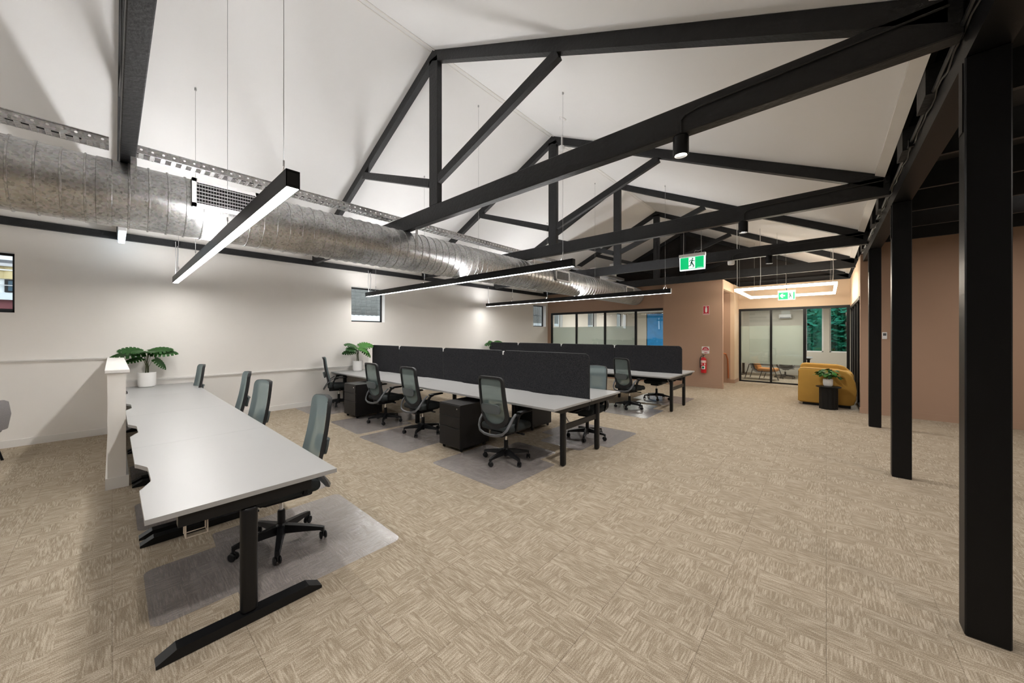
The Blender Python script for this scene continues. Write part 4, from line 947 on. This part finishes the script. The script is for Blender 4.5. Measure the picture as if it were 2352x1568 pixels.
# ------------------------------------------------------------------ lounge nook: armchair, side table, plant
so = thing('armchair', 'mustard upholstered armchair with dark piping near the sliding doors', 'armchair', (0.0, 0, 0))
def arm_block(y0, y1):
    poly = [(-0.505, 0.09), (-0.50, 0.80), (-0.47, 0.845), (-0.40, 0.86), (0.20, 0.845), (0.33, 0.81), (0.42, 0.72), (0.475, 0.58), (0.495, 0.40), (0.485, 0.20), (0.45, 0.09), (0.38, 0.06), (-0.46, 0.06)]
    bm = bmesh.new(); vs_ = [bm.verts.new((x, y0, z)) for x, z in poly]; f = bm.faces.new(vs_)
    r_ = bmesh.ops.extrude_face_region(bm, geom=[f]); bmesh.ops.translate(bm, verts=[e for e in r_['geom'] if isinstance(e, bmesh.types.BMVert)], vec=(0, y1 - y0, 0))
    bmesh.ops.recalc_face_normals(bm, faces=bm.faces)
    ed = [e for e in bm.edges if abs(e.verts[0].co.y - e.verts[1].co.y) < 1e-5]
    bmesh.ops.bevel(bm, geom=ed, offset=0.035, segments=3, profile=0.5, affect='EDGES'); bm.verts.index_update()
    b = B().add([v.co[:] for v in bm.verts], [[v.index for v in f.verts] for f in bm.faces]); bm.free(); return b
part('arm', arm_block(10.72, 11.02), 'mustard', so, smooth=50); far_arm = arm_block(11.62, 11.92); far_arm.v = [(x, y_, z*1.06) for x, y_, z in far_arm.v]; part('arm', far_arm, 'mustard', so, smooth=50)
part('backrest', B().rbox(0.14, 0.46, 10.98, 11.66, 0.07, 0.78, 0.08, 4), 'mustard', so, smooth=50)
part('seat_cushion', B().rbox(-0.46, 0.20, 11.0, 11.64, 0.10, 0.44, 0.06, 4), 'mustard', so, smooth=50)
part('piping', B().tube([(-0.475, 10.735, 0.12), (-0.490, 10.735, 0.78), (-0.46, 10.735, 0.835), (-0.39, 10.735, 0.85), (0.10, 10.735, 0.842)], 0.008, 6), 'mustard_pipe', so)
part('piping', B().tube([(-0.47, 11.64, 0.80), (-0.40, 11.64, 0.872), (0.2, 11.64, 0.86)], 0.008, 6), 'mustard_pipe', so)
part('plinth', B().box(-0.42, 0.40, 10.78, 11.86, 0.003, 0.07), 'frame_black', so, smooth=0)
st_ = thing('side_table', 'round black fluted side table in front of the armchair', 'side table', (0.034, 10.47, 0))
v = []; nfl = 72
pf = [(0.150 + 0.012*abs(math.sin(i*math.pi/6)), 2*math.pi*i/nfl) for i in range(nfl)]
part('fluted_body', B().prism([(r*math.cos(a), r*math.sin(a)) for r, a in pf], 'z', 0.003, 0.47), 'table_black', st_, smooth=40)
part('top', B().lathe([(0, 0.47), (0.20, 0.47), (0.215, 0.478), (0.215, 0.490), (0.205, 0.495), (0, 0.495)], 36), 'table_black', st_)
pp = thing('potted_leafy_plant', 'bushy green plant in a white pot on the black side table', 'potted plant', (0.025, 10.47, 0.495))
part('pot', B().lathe([(0, 0), (0.06, 0), (0.078, 0.02), (0.086, 0.07), (0.084, 0.155), (0.078, 0.155), (0.078, 0.13)], 28), 'pot_white', pp)
part('soil', B().lathe([(0, 0.135), (0.078, 0.135)], 16), 'soil', pp)
sl = B().add([(0, 0, 0), (0.30, 0.28, -0.03), (0.42, 0.52, -0.08), (0.24, 0.85, -0.16), (0, 1.05, -0.26), (-0.24, 0.85, -0.16), (-0.42, 0.52, -0.08), (-0.30, 0.28, -0.03), (0, 0.5, 0.03)], [(0, 1, 8), (1, 2, 8), (2, 3, 8), (3, 4, 8), (4, 5, 8), (5, 6, 8), (6, 7, 8), (7, 0, 8)])
SL_ = [sl.mesh('small_leaf', 'leaf', 60), sl.mesh('small_leaf', 'leaf_light', 60)]
random.seed(11)
for k in range(64):
    az = k*2.399; q = (k + 0.5)/64; rr = 0.18*math.sqrt(q)*random.uniform(0.75, 1.1); z = 0.16 + 0.22*math.sqrt(max(0.02, 1 - (rr/0.215)**2))*random.uniform(0.45, 1.05)
    o = add('leaf', SL_[k % 2], pp, (rr*math.cos(az), rr*math.sin(az), z)); s_ = random.uniform(0.075, 0.115); o.scale = (s_*1.1, s_, s_)
    o.rotation_euler = (R(random.uniform(-65, 20)), R(random.uniform(-35, 35)), az - math.pi/2 + random.uniform(-0.5, 0.5))
sb_ = B()
for k in range(14): a = k*2.4; sb_.tube([(0.02*math.cos(a), 0.02*math.sin(a), 0.13), (0.06*math.cos(a), 0.06*math.sin(a), 0.23), (0.12*math.cos(a), 0.12*math.sin(a), 0.27)], 0.002, 4)
part('stems', sb_, 'stem', pp)

# ------------------------------------------------------------------ meeting room contents
lc = thing('lounge_chair', 'black and orange lounge chair with sled legs in the meeting room', 'lounge chair', (-1.72, 15.75, 0), R(-8))
for s_ in (-1, 1):
    y_ = s_*0.30
    part('sled_leg', B().tube([(-0.50, y_, 0.02), (-0.36, y_, 0.54), (-0.02, y_, 0.56), (0.34, y_, 0.56), (0.52, y_, 0.03)], 0.014, 6), 'frame_black', lc)
    part('middle_leg', B().tube([(-0.06, y_, 0.02), (0.04, y_, 0.34)], 0.012, 6), 'frame_black', lc)
part('crossbar', B().tube([(-0.30, -0.30, 0.42), (-0.30, 0.30, 0.42)], 0.012, 6), 'frame_black', lc)
shell = B(); prof_ = [(0.40, 0.33), (0.10, 0.29), (-0.10, 0.29), (-0.22, 0.36), (-0.30, 0.55), (-0.38, 0.80)]
sh = [(x, z) for x, z in prof_] + [(x - 0.04, z - 0.035) for x, z in prof_[::-1]]
part('shell', shell.prism(sh, 'y', -0.27, 0.27), 'grey_fabric', lc, smooth=40)
part('seat_cushion', B().rbox(-0.14, 0.42, -0.26, 0.26, 0.31, 0.42, 0.04, 3), 'orange_fabric', lc, smooth=50)
part('back_cushion', B().rbox(-0.06, 0.04, -0.25, 0.25, -0.24, 0.24, 0.04, 3).xf(Matrix.Translation((-0.21, 0, 0.60)) @ Matrix.Rotation(R(-20), 4, 'Y')), 'orange_fabric', lc, smooth=50)
md = thing('meeting_desk', 'white topped desk along the meeting room back wall', 'desk', (-1.5, 17.2, 0))
part('tabletop', B().box(-1.15, 1.12, -0.4, 0.4, 0.755, 0.785), 'desk_white', md, smooth=0)
for x in (-1.05, 1.0):
    part('leg', B().box(x - 0.04, x + 0.04, -0.05, 0.05, 0.05, 0.70), 'leg_black', md, smooth=0); part('foot', B().box(x - 0.04, x + 0.04, -0.36, 0.36, 0.003, 0.05), 'leg_black', md, smooth=0)
    part('bearer', B().box(x - 0.06, x + 0.06, -0.36, 0.36, 0.70, 0.755), 'leg_black', md, smooth=0)
part('modesty_panel', B().box(-0.9, 0.85, 0.30, 0.33, 0.35, 0.70), 'sign_white', md, smooth=0)
mc = make_chair(0.4); place(mc, (-1.15, 16.65, 0.004), R(10), 'office chair at the meeting room desk behind the glass', 'chairs in the meeting room'); mc.scale = (1, 1, 0.92)
ac = thing('air_conditioner', 'white wall air conditioner high inside the meeting room', 'air conditioner', (-1.25, YB - 0.11, 2.36)); ac.scale = (0.62, 0.9, 0.62)
part('body', B().rbox(-0.32, 0.32, -0.10, 0.12, -0.13, 0.13, 0.02, 2), 'sign_white', ac); part('outlet', B().box(-0.28, 0.28, -0.104, -0.09, -0.11, -0.07), 'plastic_grey', ac, smooth=0)
for x0, x1, y0, y1, z, lb, grp in ((-7.6, -6.4, 13.6, 14.8, 2.84, 'front unseen light added in the glazed left room', 'lit ceiling panels'), (-7.6, -6.4, 16.6, 17.8, 2.84, 'rear unseen light added in the glazed left room', 'lit ceiling panels'), (-1.9, -0.7, 15.6, 16.8, 2.77, 'unseen light added in the meeting room', 'lit ceiling panels')):  # panels out of sight, added to brighten the rooms behind the glass
    t = thing('added_room_light', lb, 'added light', ((x0+x1)/2, (y0+y1)/2, z), 0, grp); a, b_ = (x1-x0)/2, (y1-y0)/2
    part('frame', frame2(a + 0.02, b_ + 0.02, 0.025, -0.012, 0.008), 'sign_white', t, smooth=0); part('diffuser', B().add([(-a, -b_, -0.006), (-a, b_, -0.006), (a, b_, -0.006), (a, -b_, -0.006)], [(0, 1, 2, 3)]), 'added_room_glow', t, smooth=0)
t = thing('added_recess_light', 'small unseen warm light added inside the stair recess', 'downlight', (-2.9, 13.3, 3.018)); part('trim', B().lathe([(0.045, -0.004), (0.06, -0.004), (0.06, 0.0)], 20), 'sign_white', t); part('lamp_face', B().lathe([(0, -0.003), (0.045, -0.003)], 16), 'led_spot', t)  # hidden lamp, added to light the stair recess
ld = bpy.data.lights.new('added_recess_beam', 'SPOT'); ld.energy = 9; ld.spot_size = R(140); ld.spot_blend = 0.8; ld.color = (1.0, 0.86, 0.66); ld.shadow_soft_size = 0.04; add('beam', ld, t, (0, 0, -0.02))
for x, y_, lb in ((3.2, 1.5, 'near'), (3.2, 4.8, 'middle'), (3.2, 8.2, 'far')):  # out-of-view panels, added to light the side bay floor and wall
    t = thing('added_bay_light', '%s unseen light added over the side bay' % lb, 'added light', (x, y_, 3.40), 0, 'added lights over the side bay')
    part('frame', frame2(0.62, 0.32, 0.03, -0.012, 0.01), 'sign_white', t, smooth=0); part('diffuser', B().add([(-0.6, -0.3, -0.006), (-0.6, 0.3, -0.006), (0.6, 0.3, -0.006), (0.6, -0.3, -0.006)], [(0, 1, 2, 3)]), 'added_bay_glow', t, smooth=0); part('bracket', B().box(-0.02, 0.02, -0.3, 0.3, 0.0, 0.03), 'frame_black', t, smooth=0)
    part('stem', B().tube([(0, 0, 0.0), (0, 0, 0.32)], 0.01, 6), 'frame_black', t)

# small boxes in the roof space
for loc, sz, lb, nm in (((-4.37, 9.12, 3.53), (0.09, 0.05, 0.07), 'small white box beside the third king post', 'junction_box'), ((-4.97, 9.12, 3.515), (0.09, 0.05, 0.025), 'small flat white fitting beside the cable tray', 'emergency_fitting')):
    t = thing(nm, lb, 'electrical box', loc); part('case', B().rbox(-sz[0], sz[0], -sz[1], sz[1], -sz[2]/2, sz[2]/2, 0.006, 1), 'sign_white', t); part('cover_plate', B().box(-sz[0]*0.8, sz[0]*0.8, -sz[1] - 0.004, -sz[1], -sz[2]*0.35, sz[2]*0.35), 'desk_edge', t, smooth=0)

# ------------------------------------------------------------------ tub chair at the left edge
tcx = thing('tub_chair', 'grey upholstered tub chair cut by the left picture edge', 'armchair', (-7.95, -1.20, 0), R(150))
v = []; f = []; na = 21
for i in range(na):
    a = R(-35 + 250*i/(na-1)); hgt = 0.46 + 0.34*max(0, math.sin(R(180*i/(na-1))))**0.5
    for r_, z in ((0.24, 0.40), (0.31, 0.42), (0.335, (0.42 + hgt)/2), (0.315, hgt - 0.02), (0.285, hgt), (0.26, hgt - 0.03), (0.245, 0.46)): v.append((r_*math.cos(a + math.pi), r_*math.sin(a + math.pi) * 0.95, z))
for i in range(na - 1):
    for k in range(7): f.append((i*7+k, i*7+(k+1) % 7, (i+1)*7+(k+1) % 7, (i+1)*7+k))
f += [tuple(range(7)), tuple((na-1)*7+k for k in range(7))]
part('back_shell', B().add(v, f), 'grey_fabric', tcx, smooth=60)
part('seat_cushion', B().lathe([(0, 0.36), (0.22, 0.36), (0.255, 0.39), (0.255, 0.44), (0.22, 0.475), (0, 0.485)], 28), 'grey_fabric', tcx, smooth=60)
for a in (45, 135, 225, 315): part('leg', B().tube([(0.17*math.cos(R(a)), 0.17*math.sin(R(a)), 0.38), (0.26*math.cos(R(a)), 0.26*math.sin(R(a)), 0.003)], 0.017, 8, scale=[1.1, 0.7]), 'frame_black', tcx)

# ------------------------------------------------------------------ outside the windows
struct('ground', B().box(-40, 40, -30, 50, -3.2, -3.0), 'ground', 'ground outside', smooth=0)
nb = thing('neighbouring_building', 'yellow clad neighbouring building seen through the far left window', 'building', (-14.0, 0, 0))
def band_(nm, z0, z1, m, x=0.0, y0=-6.5, y1=1.0): part(nm, B().box(x - 0.3, x, y0, y1, z0, z1), m, nb, smooth=0)
band_('lower_wall', -3.0, 2.22, 'frame_black', -0.1); band_('maroon_band', 2.22, 2.42, 'maroon', 0.05); band_('pale_awning', 2.42, 2.575, 'pale_clad', 0.15); band_('wall', 2.575, 2.905, 'roof_sheet', -0.05)
for k in range(28): part('cladding_sheet', B().prism([(-6.5 + k*0.27, -0.02), (-6.5 + k*0.27 + 0.06, 0.02), (-6.5 + k*0.27 + 0.20, 0.02), (-6.5 + k*0.27 + 0.27, -0.02), (-6.5 + k*0.27 + 0.27, -0.3), (-6.5 + k*0.27, -0.3)], 'z', 2.905, 3.183).xf(Matrix(((0,1,0,0),(1,0,0,0),(0,0,1,0),(0,0,0,1)))), 'yellow_clad', nb, smooth=0)
band_('flashing', 3.09, 3.115, 'sign_white', 0.04); band_('gutter', 3.183, 3.25, 'cable_grey', 0.10); band_('eave', 3.25, 3.33, 'plastic_grey', 0.04); band_('parapet', 3.33, 3.75, 'roof_sheet', -0.3)
wn = part('window', B().box(-0.04, 0.0, -1.63, -0.8, 2.60, 2.89), 'frame_black', nb, smooth=0); part('window_pane', B().box(0.0, 0.01, -1.58, -0.85, 2.63, 2.86), 'slate_glass', wn, smooth=0); part('window_bar', B().box(0.01, 0.03, -6.5, 1.0, 2.745, 2.765), 'cable_grey', wn, smooth=0)
bwl = thing('block_wall', 'grey block wall outside the middle side window', 'wall', (-12.2, 0, 0))
part('mortar_core', B().box(-0.3, -0.012, 3.5, 9.5, -3, 4.6), 'mortar', bwl, smooth=0)
bk = B().rbox(-0.10, 0.0, 0.005, 0.385, 0.004, 0.118, 0.008, 1).mesh('block', 'block_grey', 0)
random.seed(3)
for r_ in range(16):
    for k in range(14):
        add('block', bk, bwl, (random.uniform(-0.006, 0.004), 4.2 + k*0.39 + (0.195 if r_ % 2 else 0), 2.0 + r_*0.122))
rf = thing('corrugated_roof', 'pale corrugated roof sheet below the middle side window', 'roof', (-10.6, 0, 0))
pts = [(3.6 + 0.04*i, 0.014*(1 if (i // 2) % 2 else -1)) for i in range(150)]
v = [(-1.3, y_, 2.28 + z) for y_, z in pts] + [(1.2, y_, 1.98 + z) for y_, z in pts]; n = len(pts)
part('sheet', B().add(v, [(i, i+1, n+i+1, n+i) for i in range(n-1)]), 'roof_sheet', rf, smooth=0)
part('sheet_back', B().add([(x, y_, z - 0.02) for x, y_, z in v], [(i, i+1, n+i+1, n+i) for i in range(n-1)]), 'roof_sheet', rf, smooth=0)
part('purlin', B().box(-1.2, 1.1, 3.6, 9.5, 1.85, 1.93), 'frame_black', rf, smooth=0)
ow = thing('grey_outbuilding', 'grey wall outside the barred window', 'building', (-11.5, 0, 0)); part('wall', B().box(-0.3, 0, 12.0, 30, -3, 5), 'block_grey', ow, smooth=0); part('pale_sill_band', B().box(0, 0.1, 12.0, 30, 1.4, 2.22), 'roof_sheet', ow, smooth=0)
# trees behind the meeting room
random.seed(5)
for (tx_, ty_, lb) in ((-1.9, 22.0, 'leafy tree filling the left meeting room window'), (1.6, 22.2, 'leafy tree filling the right meeting room window')):
    tr = thing('tree', lb, 'tree', (tx_, ty_, -3.0), 0, 'trees outside the meeting room')
    part('trunk', B().tube([(0, 0, 0), (0.05, 0, 2.5), (0, 0.1, 5.5)], 0.14, 8, scale=[1.2, 1, 0.6]), 'bark', tr)
    fo = B()
    for k in range(11000):
        th = random.uniform(0, 2*math.pi); ph = math.acos(random.uniform(-1, 1)); r_ = random.uniform(0.3, 1.0)
        c = Vector((1.7*r_*math.sin(ph)*math.cos(th), 1.1*r_*math.sin(ph)*math.sin(th), 5.0 + 2.0*r_*math.cos(ph)))
        d1 = Vector((random.gauss(0, 1), random.gauss(0, 1), random.gauss(0, 0.5))).normalized(); d2 = d1.orthogonal().normalized(); s_ = random.uniform(0.10, 0.19)
        fo.add([c - d1*s_, c + d2*s_*0.45, c + d1*s_, c - d2*s_*0.45], [(0, 1, 2, 3)])
    add('foliage', fo.mesh('foliage', 'tree_leaf', 0, recalc=False), tr, kind='stuff')

hd = thing('hedge_wall', 'dark green hedge behind the trees outside', 'hedge', (0, 24.5, -3.0))
part('hedge_core', B().box(-8, 8, 0.3, 1.2, 0, 7.5), 'tree_leaf', hd, smooth=0)
du = thing('ceiling_unit', 'white box unit in the roof space above the duct end', 'air unit', (-5.72, 11.55, 3.51))
part('case', B().rbox(-0.15, 0.15, -0.32, 0.32, 0, 0.26, 0.01, 1), 'sign_white', du); part('collar', B().box(-0.10, 0.10, -0.36, -0.32, 0.04, 0.2), 'galvanised', du, smooth=0)
